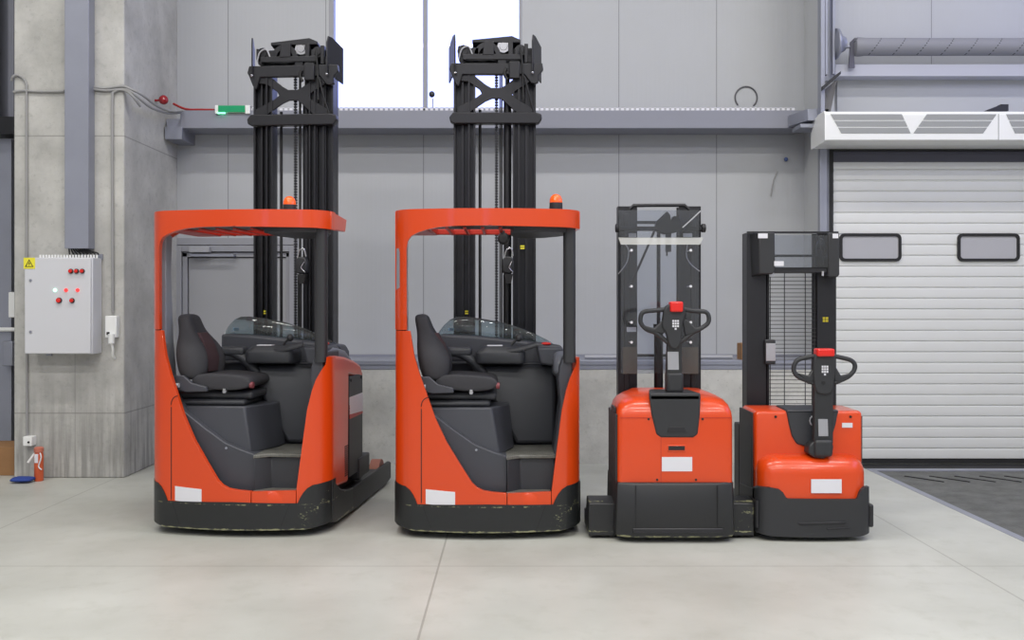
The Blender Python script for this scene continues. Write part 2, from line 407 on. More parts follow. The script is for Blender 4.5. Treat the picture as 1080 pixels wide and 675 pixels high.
    MB().prism([(.70,.775),(1.105,.758),(1.105,.905),(.70,.905)], HW-.0025, HW+.0015, 'x').build('sticker', WHITE, sc)
    for _y in (.74, 1.06): MB().cyl((HW-.002,_y,1.03),(HW+.003,_y,1.03),.012).build('latch', RUBBER, sc)
    v = MB()
    for i in range(15): v.box(HW-.004, HW+.0015, .56, .655, .33+i*.0155, .337+i*.0155)
    v.build('vent_slots', RUBBER, R)
    MB().box(.50, HW+.01, .95, 1.30, .24, .40).box(.45,.62,1.12,1.2,.2,.5).build('rear_bracket', BLACK, R, bevel=.01)
    # bumper skirt
    sk = [(-HW,.37), pf(423.5,511.3), pf(428,512.8), pf(432.5,516.5), pf(436,521.5), pf(438.7,527), pf(440.5,531.8), pf(513,532), pf(583,532), pf(585.4,526.5), pf(588.5,521), pf(592.5,516), pf(597.5,512.4), pf(602,511.2), (HW,.37), (HW,.075), (.5,.052), (0,.047), (-.5,.052), (-HW,.075)]
    s_ = MB().bowed([(x*1.004, z) for x, z in sk], .06, bow, CUTS, -.006).build('bumper_skirt', SKIRT, R, bevel=.008)
    for x in (pf(450,540)[0], pf(571,540)[0]):
        sg = 1 if x > 0 else -1
        MB().bowed([(x-.002-sg*.03,.075),(x+.002-sg*.03,.075),(x+.002+sg*.03,.235),(x-.002+sg*.03,.235)], .006, bow, CUTS, -.0068).build('skirt_seam', RUBBER, s_)
    for sg in (-1, 1):
        a, b = (HW-.05, HW+.004) if sg > 0 else (-HW-.004, -HW+.05)
        MB().prism([(.22,.37),(.30,.335),(.42,.268),(.62,.222),(.805,.205),(.805,.03),(.30,.05),(.22,.075)], a, b, 'x').build('side_skirt', SKIRT, R, bevel=.008)
    MB().prism([(-.56,.22),(-.40,.10),(0,.06),(.40,.10),(.56,.22),(.56,1.2),(-.56,1.2)], .045, .30, 'z').build('chassis', BLACK, R)
    MB().cyl((-.05,.32,.09),(.05,.32,.09),.089).box(-.03,.03,.25,.39,.09,.2).build('drive_wheel', RUBBER, R)
    # support legs with load wheels
    for sg in (-1, 1):
        xs = sorted((sg*HW, sg*(HW-.028))); xi = sorted((sg*(HW-.13), sg*(HW-.155))); xa = sorted((sg*(HW-.02), sg*(HW-.14)))
        lg = MB().prism([(.81,.205),(2.12,.192),(2.17,.175),(2.17,.035),(2.05,.02),(.81,.025)], *xs, 'x').prism([(.9,.19),(2.1,.185),(2.1,.05),(.9,.03)], *xi, 'x').box(*xa, .81, 1.72, .165, .19).build('leg', BLACK, R, bevel=.006)
        wx = sorted((sg*(HW-.035), sg*(HW-.12)))
        MB().cyl((wx[0],1.93,.121),(wx[1],1.93,.121),.120,28).build('load_wheel', mat('worn_polyurethane', (170,110,92), .6) if sg < 0 else bpy.data.materials['worn_polyurethane'], lg)
        MB().cyl((wx[0],2.08,.062),(wx[1],2.08,.062),.06,20).build('load_wheel', RUBBER, lg)
    # white sticker
    sx0, sx1 = pf(449,518)[0], pf(480,518)[0]
    MB().bowed([(sx0,pf(0,525)[1]),(sx1,pf(0,527)[1]),(sx1,pf(0,512)[1]),(sx0,pf(0,510)[1])], .003, bow, CUTS, -.0022).build('sticker', WHITE, R)
    if lamp:
        MB().bowed([pf(418,306), pf(421.5,303), pf(421.5,266), pf(420.5,262), pf(418.2,262)], .006, bow, CUTS, -.0025).build('slot_reflection', SLATEL, R)  # pale strip painted in for a slot-shaped light reflection on the pillar
    # cab interior ------------------------------------------------------
    MB().prism(T2.poly([(440,418),(456,436),(478,453),(501,469),(518,476),(535,481.5),(535,520),(500,523),(470,520),(440,520)], .09), .10, .60).build('side_console', SLATE, R, bevel=.008)
    MB().cyl((-.075,.103,.60),(-.075,.095,.60),.008).build('screw_cap', SLATEL, R)
    zt = .885
    MB().rings([[(-.48,.17,zt),(.028,.17,zt),(.15,.44,zt),(.15,.62,zt),(-.48,.62,zt)],
                [(-.48,.14,.56),(.09,.14,.56),(.185,.46,.56),(.185,.62,.56),(-.48,.62,.56)]]).build('seat_box', SLATE, R, bevel=.012, seg=3)
    MB().box(-.55, .02, .2, .62, .885, .93).box(-.50,.06,.24,.60,.93,.985).build('seat_suspension', SLATED, R, bevel=.02)
    MB().prism([(.14,.06),(.23,.16),(.47,.16),(.47,.6),(.14,.6)], .30, .535, 'z').build('step_riser', SLATED, R, bevel=.006)
    MB().prism([(.135,.055),(.225,.135),(.475,.13),(.475,.72),(.10,.72)], .535, .56, 'z').build('cab_floor', TREAD, R, bevel=.005)
    MB().box(.135, .44, .055, .2, .285, .316).build('step_tread', TREAD, R, bevel=.004)
    # far wall of the cab with curved lower face
    MB().prism([(.62,.555),(.70,.62),(.735,.80),(.72,1.10),(.70,1.165),(.74,1.175),(.98,1.175),(.98,.3),(.62,.3)], -.42, .52, 'x').build('cab_wall', SLATE, R, bevel=.01)
    MB().rings([[(-.14,.60,1.15),(-.14,.72,1.15),(.50,.72,1.15),(.50,.66,1.15)],[(.0,.54,.95),(.0,.72,.95),(.50,.72,.95),(.50,.62,.95)],[(.20,.58,.57),(.20,.72,.57),(.50,.72,.57),(.50,.6,.57)]]).build('knee_panel', SLATED, R, bevel=.03, seg=3)
    # right cowl beside the orange panel
    MB().prism(T2.poly([(603.5,371),(598,373),(593,378),(590,386),(588.5,398),(591,425),(588,450),(584,478),(581,505),(597,505),(603.5,430)], .22), .185, .60).build('cowl', SLATE, R, bevel=.015, seg=3)
    MB().prism([(.30,1.20),(.36,1.25),(.62,1.285),(.85,1.26),(1.05,1.18),(1.1,1.10),(1.1,1.02),(.3,1.10)], .47, HW-.062, 'x').build('hood_cover', mat('mid_slate_plastic', (104,107,116), .4) if 'mid_slate_plastic' not in bpy.data.materials else bpy.data.materials['mid_slate_plastic'], R, bevel=.045, seg=4)
    # dashboard
    MB().prism(T2.poly([(464,384),(464,352.5),(500,354),(540,358),(570,361.5),(592,364.5),(596,372),(596,384)], .80), .76, .98).build('dashboard', SLATE, R, bevel=.02, seg=3)
    cc = MB().rings([rrect(*T2.p(503,0,.62)[:1], T2.p(553,0,.62)[0], .50, .74, .045, z, 4) for z in (1.17,)]+[rrect(T2.p(502,0,.62)[0], T2.p(554,0,.62)[0], .49, .75, .05, z, 4) for z in (1.19, 1.255)]+[rrect(T2.p(508,0,.62)[0], T2.p(550,0,.62)[0], .52, .73, .05, 1.30, 4)]).build('control_console', SLATED, R, bevel=.008)
    MB().box(*[T2.p(a,0,.6)[0] for a in (514,530)], .53, .60, 1.295, 1.306).build('keypad', WHITE, cc)
    MB().tube([T2.p3(533,370,.52), T2.p3(548,368,.50), T2.p3(566,363,.50)], .026, 10, flat=.7).build('control_lever', SLATED, R)
    j = MB().tube([T2.p3(534,372,.60), T2.p3(541,362,.60), T2.p3(546,357,.60)], .010).build('joystick', BLACKP, R)
    MB().sphere(T2.p3(547,356.5,.60), .026, (1,1,1.1)).build('joystick_knob', BLACKP, j)
    MB().prism(T2.poly([(566,366),(593,366),(597,378),(597,388),(570,384)], .50), .48, .80).build('side_pod', SLATE, R, bevel=.02, seg=3)
    MB().sphere(T2.p3(576,362.5,.78), .03, (1.3,1,.45)).build('emergency_button', REDP, R)
    # curved windscreen
    top = [(461,354),(464,349),(469,342.5),(475,337),(482,334.2),(492,334),(508,336),(528,339.5),(548,345.5),(566,353),(578,359),(584,363)]
    base = [(461,358),(464,358),(469,358),(475,358),(482,358),(492,359),(508,360),(528,361),(548,362),(566,363),(578,364),(584,365)]
    m = MB(); n = len(top)
    yy = [.90-.05*math.sin(PI*i/(n-1)) for i in range(n)]
    m.rings([[T2.p3(*top[i], yy[i]) for i in range(n)], [T2.p3(*base[i], yy[i]) for i in range(n)]], cap=False, closed=False)
    o = m.build('windscreen', WIND, R); sd = o.modifiers.new('s', 'SOLIDIFY'); sd.thickness = .006
    a, b_ = T2.p3(473,346,.87), T2.p3(479,349,.87)
    MB().box(a[0], b_[0], .858, .862, b_[2], a[2]).build('small_sticker', mat('pale_blue_sticker', (125,160,185), .5) if 'pale_blue_sticker' not in bpy.data.materials else bpy.data.materials['pale_blue_sticker'], o)
    # post on the right
    px = T2.p(600.5,300,.2)[0]
    MB().rings([rrect(px-.043, px+.043, .16, .25, .03, z, 4) for z in (1.20, 2.14)]).build('post', BLACKP, R)
    # seat ---------------------------------------------------------------
    S = MB()
    S.rings([[(-.375,y0,1.02),(-.36,y0,1.09),(-.30,y0+dy,1.118),(-.10,y0+dy,1.108),(.04,y0+dy,1.098),(.075,y0,1.06),(.06,y0,1.01),(-.1,y0,.99)] for y0, dy in ((.17,0),(.185,0),(.22,0),(.40,0),(.58,0),(.615,0),(.63,0))])
    seat = S.build('seat', SEATM, R); smooth_subsurf(seat, 2)
    # backrest: sections in y/x, stacked upward, leaning back
    def sec(z, xc, w, t, bol=0.0):
        yc = .40; pts = []
        prof = [(-1,.1),(-.93,-.8),(-.62,-1),(0,-1),(.62,-1),(.93,-.8),(1,.1),(.93,.9),(.62,1+bol),(.3,.75),(0,.7),(-.3,.75),(-.62,1+bol),(-.93,.9)]
        for u, v in prof: pts.append((xc+v*t, yc+u*w, z))
        return pts
    B = MB(); B.rings([sec(1.06,-.375,.22,.06,.3), sec(1.10,-.385,.25,.085,.5), sec(1.20,-.395,.26,.10,.6), sec(1.29,-.41,.24,.095,.5), sec(1.36,-.43,.185,.075,.25), sec(1.42,-.452,.14,.056,.05), sec(1.49,-.472,.13,.052,0), sec(1.54,-.482,.11,.042,0)])
    bk = B.build('backrest', SEATM, seat, smooth=70); smooth_subsurf(bk, 2)
    MB().rings([[(x+.008, .40-w, z) , (x+.016,.40,z), (x+.008,.40+w,z), (x-.02,.40+w,z), (x-.02,.40-w,z)] for x, w, z in ((-.30,.09,1.12),(-.295,.105,1.22),(-.325,.09,1.32),(-.37,.065,1.40))]).build('backrest_insert', SEATI, seat)
    MB().tube([T2.p3(470,371,.60), T2.p3(484,372,.60), T2.p3(497,379,.60), T2.p3(507,389,.60), T2.p3(513,396,.60)], .036, 12, flat=.9, rs=[.028,.038,.04,.036,.024]).build('armrest', SLATED, seat)
    MB().box(*[T2.p(a,0,.62)[0] for a in (470,498)], .56, .68, 1.22, 1.29).build('arm_pad', SLATED, seat, bevel=.025, seg=3)
    MB().prism(T2.poly([(441,397),(453,397),(462,405),(478,409),(479,414),(456,415),(441,411)], .17), .14, .175).build('seat_bracket', SLATE, seat, bevel=.006)
    MB().cyl(T2.p3(443,408,.12), T2.p3(449,408,.12), .016).build('adjuster_knob', GREYST, seat)
    MB().cyl(T2.p3(497,414,.16), T2.p3(497,414,.20), .013).box(*[T2.p(a,0,.17)[0] for a in (495.5,498.5)], .155,.17, .98, 1.012).build('lever_knob', CHROME, seat)
    MB().cyl((.06,.20,1.035),(.085,.20,1.035),.022).build('side_knob', mat('dull_red_plastic', (120,55,62), .5) if 'dull_red_plastic' not in bpy.data.materials else bpy.data.materials['dull_red_plastic'], seat)
    # mast ---------------------------------------------------------------
    Ym = 1.22
    M = lambda a, b: T2.p(a, b, Ym)
    z0, z1 = .08, 3.56
    for nm, rails in (('mast_rail', [(-.302,-.225,1.26,1.42,z1), (-.232,-.175,1.24,1.38,z1-.02), (-.180,-.127,1.21,1.34,z1-.05)]), ('mast_rail', [(.290,.366,1.26,1.42,z1), (.225,.296,1.24,1.38,z1-.02), (.178,.232,1.21,1.34,z1-.05)])):
        for (a, b, c, d, zt_) in rails:
            m = MB(); chan(m, a, b, c, d, z0, zt_); m.build(nm, MASTM, R)
    MB().cyl((.135,1.30,.1),(.135,1.30,3.3),.032,16).cyl((.135,1.30,3.3),(.135,1.30,3.55),.018).build('lift_cylinder', MASTM, R)
    MB().cyl((-.09,1.33,.1),(-.09,1.33,3.2),.012).build('hose', CABLEB, R)
    ch = MB()
    for i in range(108): ch.box(.032,.060,1.275,1.287,1.15+i*.0225,1.165+i*.0225)
    ch.box(.041,.051,1.278,1.284,1.13,3.58).build('lift_chain', MASTM, R)
    MB().cyl((.088,1.28,1.1),(.088,1.28,3.6),.007).cyl((.073,1.30,1.1),(.073,1.30,3.6),.005).build('hose', CABLEB, R)
    # top assembly
    def mp(lst): return [M(a, b) for a, b in lst]
    MB().prism(mp([(476,67),(572,67),(573,74),(568,80),(568,87),(564,89),(560,88),(553,79),(488,79),(484,92),(480,88),(476,78),(474,74)]), Ym-.02, Ym+.03).build('top_cross_beam', MASTM, R, bevel=.006)
    xb = [(482,77),(497,77),(512,89),(518,92.5),(528,92.5),(534,89.5),(546,80),(560,77),(562,84),(542,97),(540,99.5),(543,103),(559,113),(564,119),(545,119),(533,108),(528,104),(519,104),(512,107),(500,115),(495,119),(482,119),(482,113),(502,103),(508,98.5),(506,94.5),(494,86),(482,85)]
    MB().prism(mp(xb), Ym+.0, Ym+.022).build('cross_brace', MASTM, R, bevel=.004)
    MB().prism(mp([(478,119),(565,119),(571,121),(571.5,126),(568,131),(479,131),(475,129),(474,124)]), Ym-.03, Ym+.05).build('lower_cross_beam', MASTM, R, bevel=.008)
    _a, _b = M(486,66), M(562,47); MB().box(_a[0], _b[0], Ym+.10, Ym+.13, _a[1], _b[1]).box(_a[0]+.02,_b[0]-.02,Ym+.13,Ym+.22,_a[1]+.02,_b[1]).build('mast_head_plate', MASTM, R, bevel=.006)
    # pulley arch and sprockets
    MB().prism(mp([(488,57),(550,57),(550,63),(488,63)]), Ym-.01, Ym+.02).build('pulley_beam', MASTM, R, bevel=.004)
    arch = [M(514+14*math.cos(math.radians(a)), 58-14*math.sin(math.radians(a))) for a in range(0, 181, 15)]
    arch += [M(514+9*math.cos(math.radians(a)), 58-9*math.sin(math.radians(a))) for a in range(180, -1, -15)]
    MB().prism(arch, Ym, Ym+.05).build('pulley_guard', MASTM, R)
    MB().prism(mp([(511,43.5),(521,43.5),(521,58),(509,58)]), Ym-.015, Ym+.03).build('pulley_bracket', MASTM, R, bevel=.003)
    for (a, b, r, w) in ((489,53,.052,.03),(531,48,.050,.05),(549,52,.045,.04),(559,62,.035,.04),(487,62,.025,.04)):
        c = M(a, b)
        MB().lathe([(.001,0),(r*.6,0),(r*.65,.006),(r,.006),(r*.86,w*.5),(r,w-.006),(r*.65,w-.006),(r*.6,w),(.001,w)], (c[0],Ym+.02,c[1]), 'y', 22).build('pulley', MASTM if a != 531 else CHROME, R)
    for (a, b, c, d) in ((497,505,50,60),(536,541,44,60),(553,557,46,66),(483,486,48,60),(543,547,50,60),(525,534,60,68)):
        p, q = M(a, d), M(b, c); MB().box(p[0], q[0], Ym+.0, Ym+.06, p[1], q[1]).build('bracket', MASTM, R, bevel=.004)
    p = mp([(498,44),(498,41),(540,37),(549,41),(549,44)])
    MB().rings([[(x, Ym+.02, z) for x, z in p], [(x, Ym+.24, z-.03) for x, z in p]]).build('top_tray', MASTM, R, bevel=.004)
    p, q = M(537,84), M(548,66); MB().box(p[0], q[0], Ym-.05, Ym, p[1], q[1]).build('valve_block', MASTM, R, bevel=.006)
    MB().tube([M3(T2,534,72,Ym-.03), M3(T2,532,78,Ym-.03), M3(T2,535,84,Ym-.03)], .012).tube([M3(T2,549,50,Ym-.03), M3(T2,551,70,Ym-.03), M3(T2,552,104,Ym-.03)], .008).tube([M3(T2,553,80,Ym-.04), M3(T2,558,100,Ym-.04), M3(T2,563,118,Ym-.02)], .007).build('hydraulic_hose', CABLEB, R)
    MB().tube([M3(T2,484,62,Ym), M3(T2,487,52,Ym), M3(T2,494,49,Ym), M3(T2,498,57,Ym)], .006).build('bright_pipe', GREYST, R)
    for sg, xa, xb_ in ((-1,-.285,-.345),(1,.335,.41)):
        zt_ = M(0,37)[1]; zb_ = M(0,76)[1]
        m = MB(); prof = [(Ym-.04,zb_),(Ym-.04,zt_-.06),(Ym-.02,zt_),(Ym+.03,zt_),(Ym+.18,zt_-.05),(Ym+.18,zb_-.05)]
        def xx(y): return xa+(xb_-xa)*(y-(Ym-.04))/.22
        m.rings([[(xx(y)-.006,y,z) for y, z in prof], [(xx(y)+.006,y,z) for y, z in prof]])
        m.build('mast_guard_plate', MASTM, R, bevel=.004)
        MB().sphere((xx(Ym)-sg*.012, Ym-.045, M(0,78)[1]), .012).build('grease_nipple', CHROME, R)
    # travelling hose head between the rails
    h = MB().prism(T2.poly([(529.5,274),(533,270),(540,271),(542,276),(542,286),(538,289),(531,288),(529.5,283)], 1.14), 1.12, 1.20).box(.085,.16,1.13,1.19,1.86,1.90).build('hose_head', BLACKP, R, bevel=.012)
    MB().cyl(T2.p3(534.5,290,1.15), T2.p3(534.5,372,1.15), .011).cyl(T2.p3(531.5,290,1.16), T2.p3(531.5,372,1.16), .006).prism(T2.poly([(532,289),(541,289),(539,299),(534,299)],1.14), 1.12, 1.18).build('hose', CABLEB, R)
    MB().tube([T2.p3(532,272,1.13), T2.p3(534,264,1.12), T2.p3(539,262,1.12), T2.p3(541,270,1.13)], .007).tube([T2.p3(540,276,1.11), T2.p3(537,282,1.10), T2.p3(541,287,1.11)], .005).build('hose_loop', CHROME, h)
    for (a, b) in ((492.5,329.5), (551,260.5)):
        p = T2.p(a, b, 1.20); MB().box(p[0]-.017, p[0]+.017, 1.236, 1.2395, p[1]+.003, p[1]+.015).box(p[0]-.017, p[0]+.017, 1.236, 1.2395, p[1]-.015, p[1]-.003).build('sticker', YELLOW, R)
    MB().box(-.30,.366,1.28,1.40,.06,.14).box(-.28,.34,1.30,1.38,1.0,1.06).build('mast_cross_member', MASTM, R)
    # fork carriage behind
    MB().box(-.36,.42,1.46,1.50,.12,.52).box(-.30,-.18,1.50,2.06,.06,.10).box(.22,.34,1.50,2.06,.06,.10).build('fork_carriage', MASTM, R)
    return R
def M3(fr, a, b, y): return fr.p3(a, b, y)

t2 = reach_truck('orange reach truck seen square-on, a round work light hanging under its roof', (.487,.34), True)
t2.location = (-.172, 6.56, 0)
t1 = reach_truck('orange reach truck at far left beside the concrete column, its black right side showing', (.275,.42), False)
t1.location = (-1.935, 6.64, 0); t1.rotation_euler.z = math.radians(-5)

# ------------------------------------------------------------------ tiller head shared by both stackers
def tiller(fr, R, head, loopL, loopR, col, button, keypad, lab, yt, yb, pivot):
    hd = MB().prism(chaikin(fr.poly(head, yt), 1), yt-.02, yt+.045).build('tiller_head', BLACKP, R, bevel=.012, seg=3)
    for lp in (loopL, loopR):
        MB().tube([fr.p3(a, b, yt+.012) for a, b in lp], .0155, 10).build('handle', BLACKP, hd)
    p, q = fr.p(button[0], button[3], yt), fr.p(button[2], button[1], yt)
    MB().box(p[0], q[0], yt-.045, yt+.05, p[1], q[1]).build('safety_button', REDP, hd, bevel=.012, seg=3)
    kp = MB(); a0, b0 = keypad
    for i in range(3):
        for k in range(3):
            c = fr.p(a0+i*2.5, b0+k*2.7, yt); kp.box(c[0]-.006, c[0]+.006, yt-.024, yt-.019, c[1]-.0065, c[1]+.0065)
    c = fr.p(a0+2.5, b0+8.2, yt); kp.box(c[0]-.006, c[0]+.006, yt-.024, yt-.019, c[1]-.0065, c[1]+.0065)
    kp.build('keypad', WHITE, hd)
    (xa, za) = fr.p(col[0], col[1], yt); (xb, zb) = fr.p(col[2], col[1], yt); (xc, zc) = fr.p(col[3], col[5], yb); (xd, _) = fr.p(col[4], col[5], yb)
    cm = MB().rings([[(xa,yt-.01,za),(xb,yt-.01,za),(xb,yt+.04,za),(xa,yt+.04,za)], [(xc,yb-.01,zc),(xd,yb-.01,zc),(xd,yb+.05,zc),(xc,yb+.05,zc)]]).build('tiller_column', BLACKP, R, bevel=.008)
    u = [(lab[1]-col[1])/(col[5]-col[1]), (lab[3]-col[1])/(col[5]-col[1])]; ys = [yt-.013+(yb-yt)*t for t in u]
    A = [fr.p(lab[0], lab[1], ys[0]), fr.p(lab[2], lab[1], ys[0]), fr.p(lab[2]+.5, lab[3], ys[1]), fr.p(lab[0]+.5, lab[3], ys[1])]
    MB().rings([[(A[0][0],ys[0],A[0][1]),(A[1][0],ys[0],A[1][1]),(A[2][0],ys[1],A[2][1]),(A[3][0],ys[1],A[3][1])], [(A[0][0],ys[0]+.004,A[0][1]),(A[1][0],ys[0]+.004,A[1][1]),(A[2][0],ys[1]+.004,A[2][1]),(A[3][0],ys[1]+.004,A[3][1])]]).build('label', GREYST, cm)
    (pa, pb, pc, pd, pyl) = pivot
    a, b = fr.p(pa, pd, pyl), fr.p(pc, pb, pyl)
    MB().box(a[0], b[0], pyl-.05, pyl+.06, a[1], b[1]).build('tiller_pivot', BLACKP, R, bevel=.022, seg=4)

# ------------------------------------------------------------------ taller stacker (third truck)
def stacker_a():
    fr = Fr(1.10, 6.51)
    R = thing('pallet_stacker', 'orange straddle pallet stacker with wide black outrigger boxes and clear mast shield', 'pallet stacker')
    R.location = (1.10, 6.51, 0)
    MB().rings([rrect(-.385,.395,.0,.52,.035,.395), rrect(-.385,.395,.0,.52,.04,.84), rrect(-.383,.393,.004,.52,.05,.875), rrect(-.372,.382,.02,.52,.08,.918), rrect(-.35,.36,.05,.52,.11,.95), rrect(-.31,.32,.10,.52,.12,.975), rrect(-.26,.27,.17,.52,.10,.992), rrect(-.24,.25,.23,.52,.08,1.0)]).build('motor_hood', ORANGE, R, smooth=60)
    MB().box(-.398,-.384,.03,.50,.40,.86).box(-.40,-.385,.1,.3,.86,.9).build('side_trim', BLACKP, R, bevel=.004)
    MB().box(.394,.402,.06,.50,.40,.80).build('side_trim', BLACKP, R, bevel=.003)
    MB().box(-.372,.382,-.0015,.002,.838,.8415).box(-.095,-.092,-.0015,.002,.40,.84).build('panel_gap', ORANGE2, R)
    for a, b in ((684,442),(741,442),(693,506),(734,506)):
        c = fr.p(a, b, 0); MB().cyl((c[0],-.004,c[1]),(c[0],.002,c[1]),.008,10).build('screw', RUBBER, R)
    # black cover
    cov = MB().rings([[(x,y,z) for x, z in fr.poly(p, y)] for p, y in (([(684.5,416),(739,416),(738,440),(736,458),(731,461.5),(697,461.5),(692,458),(687,438)], -.008), ([(684.5,416),(739,416),(738,440),(736,458),(731,461.5),(697,461.5),(692,458),(687,438)], .06))]).prism([(fr.p(684.5,0,0)[0],-.008),(fr.p(739,0,0)[0],-.008),(fr.p(734,0,0)[0],.3),(fr.p(691,0,0)[0],.3)], .955, 1.008, 'z').build('tiller_cover', BLACKP, R, bevel=.012, seg=3)
    a, b = fr.p(703,462.5,-.01), fr.p(723,452,-.01)
    MB().prism(fr.poly([(704,456),(706,450),(722,450),(724,456)], -.01), -.011, -.006).build('cover_tab', BLACK, cov, bevel=.002)
    a, b = fr.p(704,475,0), fr.p(723,470,0)
    sl = MB().box(a[0],b[0],-.006,.002,a[1]-.008,b[1]+.004).build('air_intake', ORANGE, R, bevel=.003)
    MB().box(a[0]+.006,b[0]-.006,-.0075,-.004,a[1]+.002,b[1]-.002).build('slot', RUBBER, sl)
    a, b = fr.p(698,497,0), fr.p(730,482,0); MB().box(a[0],b[0],-.003,.001,a[1],b[1]).build('sticker', WHITE, R)
    # skirt with chamfered corners
    def sk(z, o=0): return [(-.395-o,.06,z),(-.385-o,.0-o,z),(-.27,-.035-o,z),(.28,-.035-o,z),(.385+o,.0-o,z),(.405+o,.06,z),(.405+o,.55,z),(-.395-o,.55,z)]
    s = MB().rings([sk(.035,.0), sk(.06,.012), sk(.39,.004), sk(.405,-.006)]).build('bumper_skirt', SKIRT3, R, bevel=.006)
    MB().box(-.29,.32,-.052,-.03,.065,.105).build('bumper_lip', BLACK, s, bevel=.008)
    for x in (-.27,.28): MB().box(x-.002,x+.002,-.0485,-.03,.10,.39).build('skirt_seam', RUBBER, s)
    # outriggers
    for sg, xa, xb in ((-1,-.574,-.395),(1,.405,.560)):
        o = MB().prism([(.09,.02),(.09,.243),(.18,.262),(.28,.262),(.34,.15),(.50,.13),(.50,.02)], xa, xb, 'x').build('outrigger', SKIRT2, R, bevel=.008)
        x0, x1 = sorted((sg*.43, sg*.53)); lg = MB().box(x0, x1, .45, .85, .03, .12).build('outrigger_leg', BLACK, o, bevel=.006)
        MB().cyl((x0+.02,.76,.045),(x1-.02,.76,.045),.044).build('load_wheel', RUBBER, o)
        MB().box(x0+.02,x1-.02,.2,.35,.0,.05).build('caster', RUBBER, o)
    # mast
    yl = .64
    for (a, b) in ((-.312,-.171),(.139,.302)):
        MB().prism([(a,yl),(b,yl),(b,yl+.015),(a+.03,yl+.015),(a+.03,yl+.10),(b,yl+.10),(b,yl+.115),(a,yl+.115)] if a < 0 else [(a,yl),(b,yl),(b,yl+.115),(a,yl+.115),(a,yl+.10),(b-.03,yl+.10),(b-.03,yl+.015),(a,yl+.015)], .1, 2.335, 'z').build('mast_rail', MASTM, R)
        xm = a+.045 if a < 0 else b-.075
        MB().box(xm, xm+.035, yl-.012, yl+.02, .5, 2.28).build('mast_rib', BLACK, R, bevel=.004)
    MB().tube([fr.p3(664,221,yl), fr.p3(668,216.8,yl), fr.p3(695,216.5,yl), fr.p3(722,216.5,yl), fr.p3(727,221,yl)], .013, smooth=1).build('top_rail', BLACK, R)
    a, b = fr.p(649,243.5,yl-.05), fr.p(744,239,yl-.05)
    MB().box(a[0], b[0], yl-.07, yl-.03, a[1], b[1]).cyl((a[0],yl-.05,a[1]+.02),(a[0]+.03,yl-.05,a[1]+.02),.032,12).cyl((b[0]-.03,yl-.05,a[1]+.02),(b[0],yl-.05,a[1]+.02),.032,12).build('cross_beam', MASTM, R, bevel=.004)
    a, b = fr.p(672,236,yl), fr.p(716,233,yl); MB().box(a[0], b[0], yl, yl+.03, a[1], b[1]).build('cross_bar', MASTM, R)
    MB().prism(fr.poly([(690,243),(692,234),(698,228),(703,223),(706.5,227),(707,233),(710,228),(716,229),(719,236),(718,243),(710,246),(700,247)], yl-.06), yl-.09, yl-.01).build('hydraulic_head', MASTM, R, bevel=.006)
    a, b = fr.p(701,266,yl), fr.p(706.5,246,yl); MB().box(a[0], b[0], yl-.06, yl-.03, a[1], b[1]).cyl((a[0]+.01,yl-.045,a[1]-.03),(a[0]+.01,yl-.045,a[1]),.006).build('hose_bracket', BLACK, R)
    MB().tube([fr.p3(690,244,yl-.03), fr.p3(681,265,yl-.02), fr.p3(672,285,yl), fr.p3(664,300,yl-.02)], .009).build('hydraulic_hose', CABLEB, R)
    MB().tube([fr.p3(659,257,yl-.03), fr.p3(663,264,yl-.04), fr.p3(661,277,yl-.04), fr.p3(652,289,yl-.02)], .004).tube([fr.p3(725,258,yl-.03), fr.p3(724,270,yl-.04), fr.p3(729,279,yl-.04), fr.p3(738,286,yl-.02)], .004).build('bowden_cable', GREYST, R)
    MB().tube([fr.p3(720,240,yl-.1), fr.p3(730,231,yl-.1), fr.p3(739,222.5,yl-.1)], .005).build('stay_rod', GREYST, R)
    xk, _ = fr.p(695,0,yl)
    MB().cyl((xk,yl+.02,.5),(xk,yl+.02,1.42),.034,18).cyl((xk,yl+.02,1.42),(xk,yl+.02,2.2),.014,12).cyl((xk,yl+.02,1.40),(xk,yl+.02,1.46),.04,18).build('lift_cylinder', MASTM, R)
    a, b = fr.p(672,376.5,yl), fr.p(718,373.5,yl); MB().box(a[0],b[0],yl,yl+.03,a[1],b[1]).build('cross_bar', BLACK, R)
    # clear shield, folded near the top
    ys = .50; P = lambda a, b: fr.p(a, b, ys)
    m = MB(); x0, x1 = P(653.5,0)[0], P(738.5,0)[0]; zt, zf0, zf1, zb = P(0,221)[1], P(0,250)[1], P(0,258)[1], P(0,394)[1]
    m.box(x0,x1,ys+.04,ys+.044,zf0,zt)
    u = m.box(x0+.01,x1-.01,ys,ys+.004,zb,zf1).build('clear_shield', SHIELD, R)
    MB().rings([[(x0-.005,ys+.042,zf0),(x1+.03,ys+.042,zf0),(x1+.0,ys+.002,zf1),(x0+.01,ys+.002,zf1)], [(x0-.005,ys+.046,zf0),(x1+.03,ys+.046,zf0),(x1+.0,ys+.006,zf1),(x0+.01,ys+.006,zf1)]]).build('shield_fold', FOLD, u)
    for (a, b) in ((666,264),(728.5,264),(666,302),(728.5,302),(666,340),(728.5,340),(666,361),(728.5,361)):
        c = fr.p(a, b, ys); MB().cyl((c[0],ys-.004,c[1]),(c[0],ys+.0,c[1]),.010,12).cyl((c[0],ys,c[1]),(c[0],yl,c[1]),.004,8).build('shield_bolt', WHITE, u)
    for (a, b, c, d) in ((661,345,671,350),(663,246,671,250),(720.5,246,730,250)):
        p, q = fr.p(a, d, yl-.015), fr.p(c, b, yl-.015); MB().box(p[0],q[0],yl-.018,yl-.012,p[1],q[1]).build('sticker', WHITE, R)
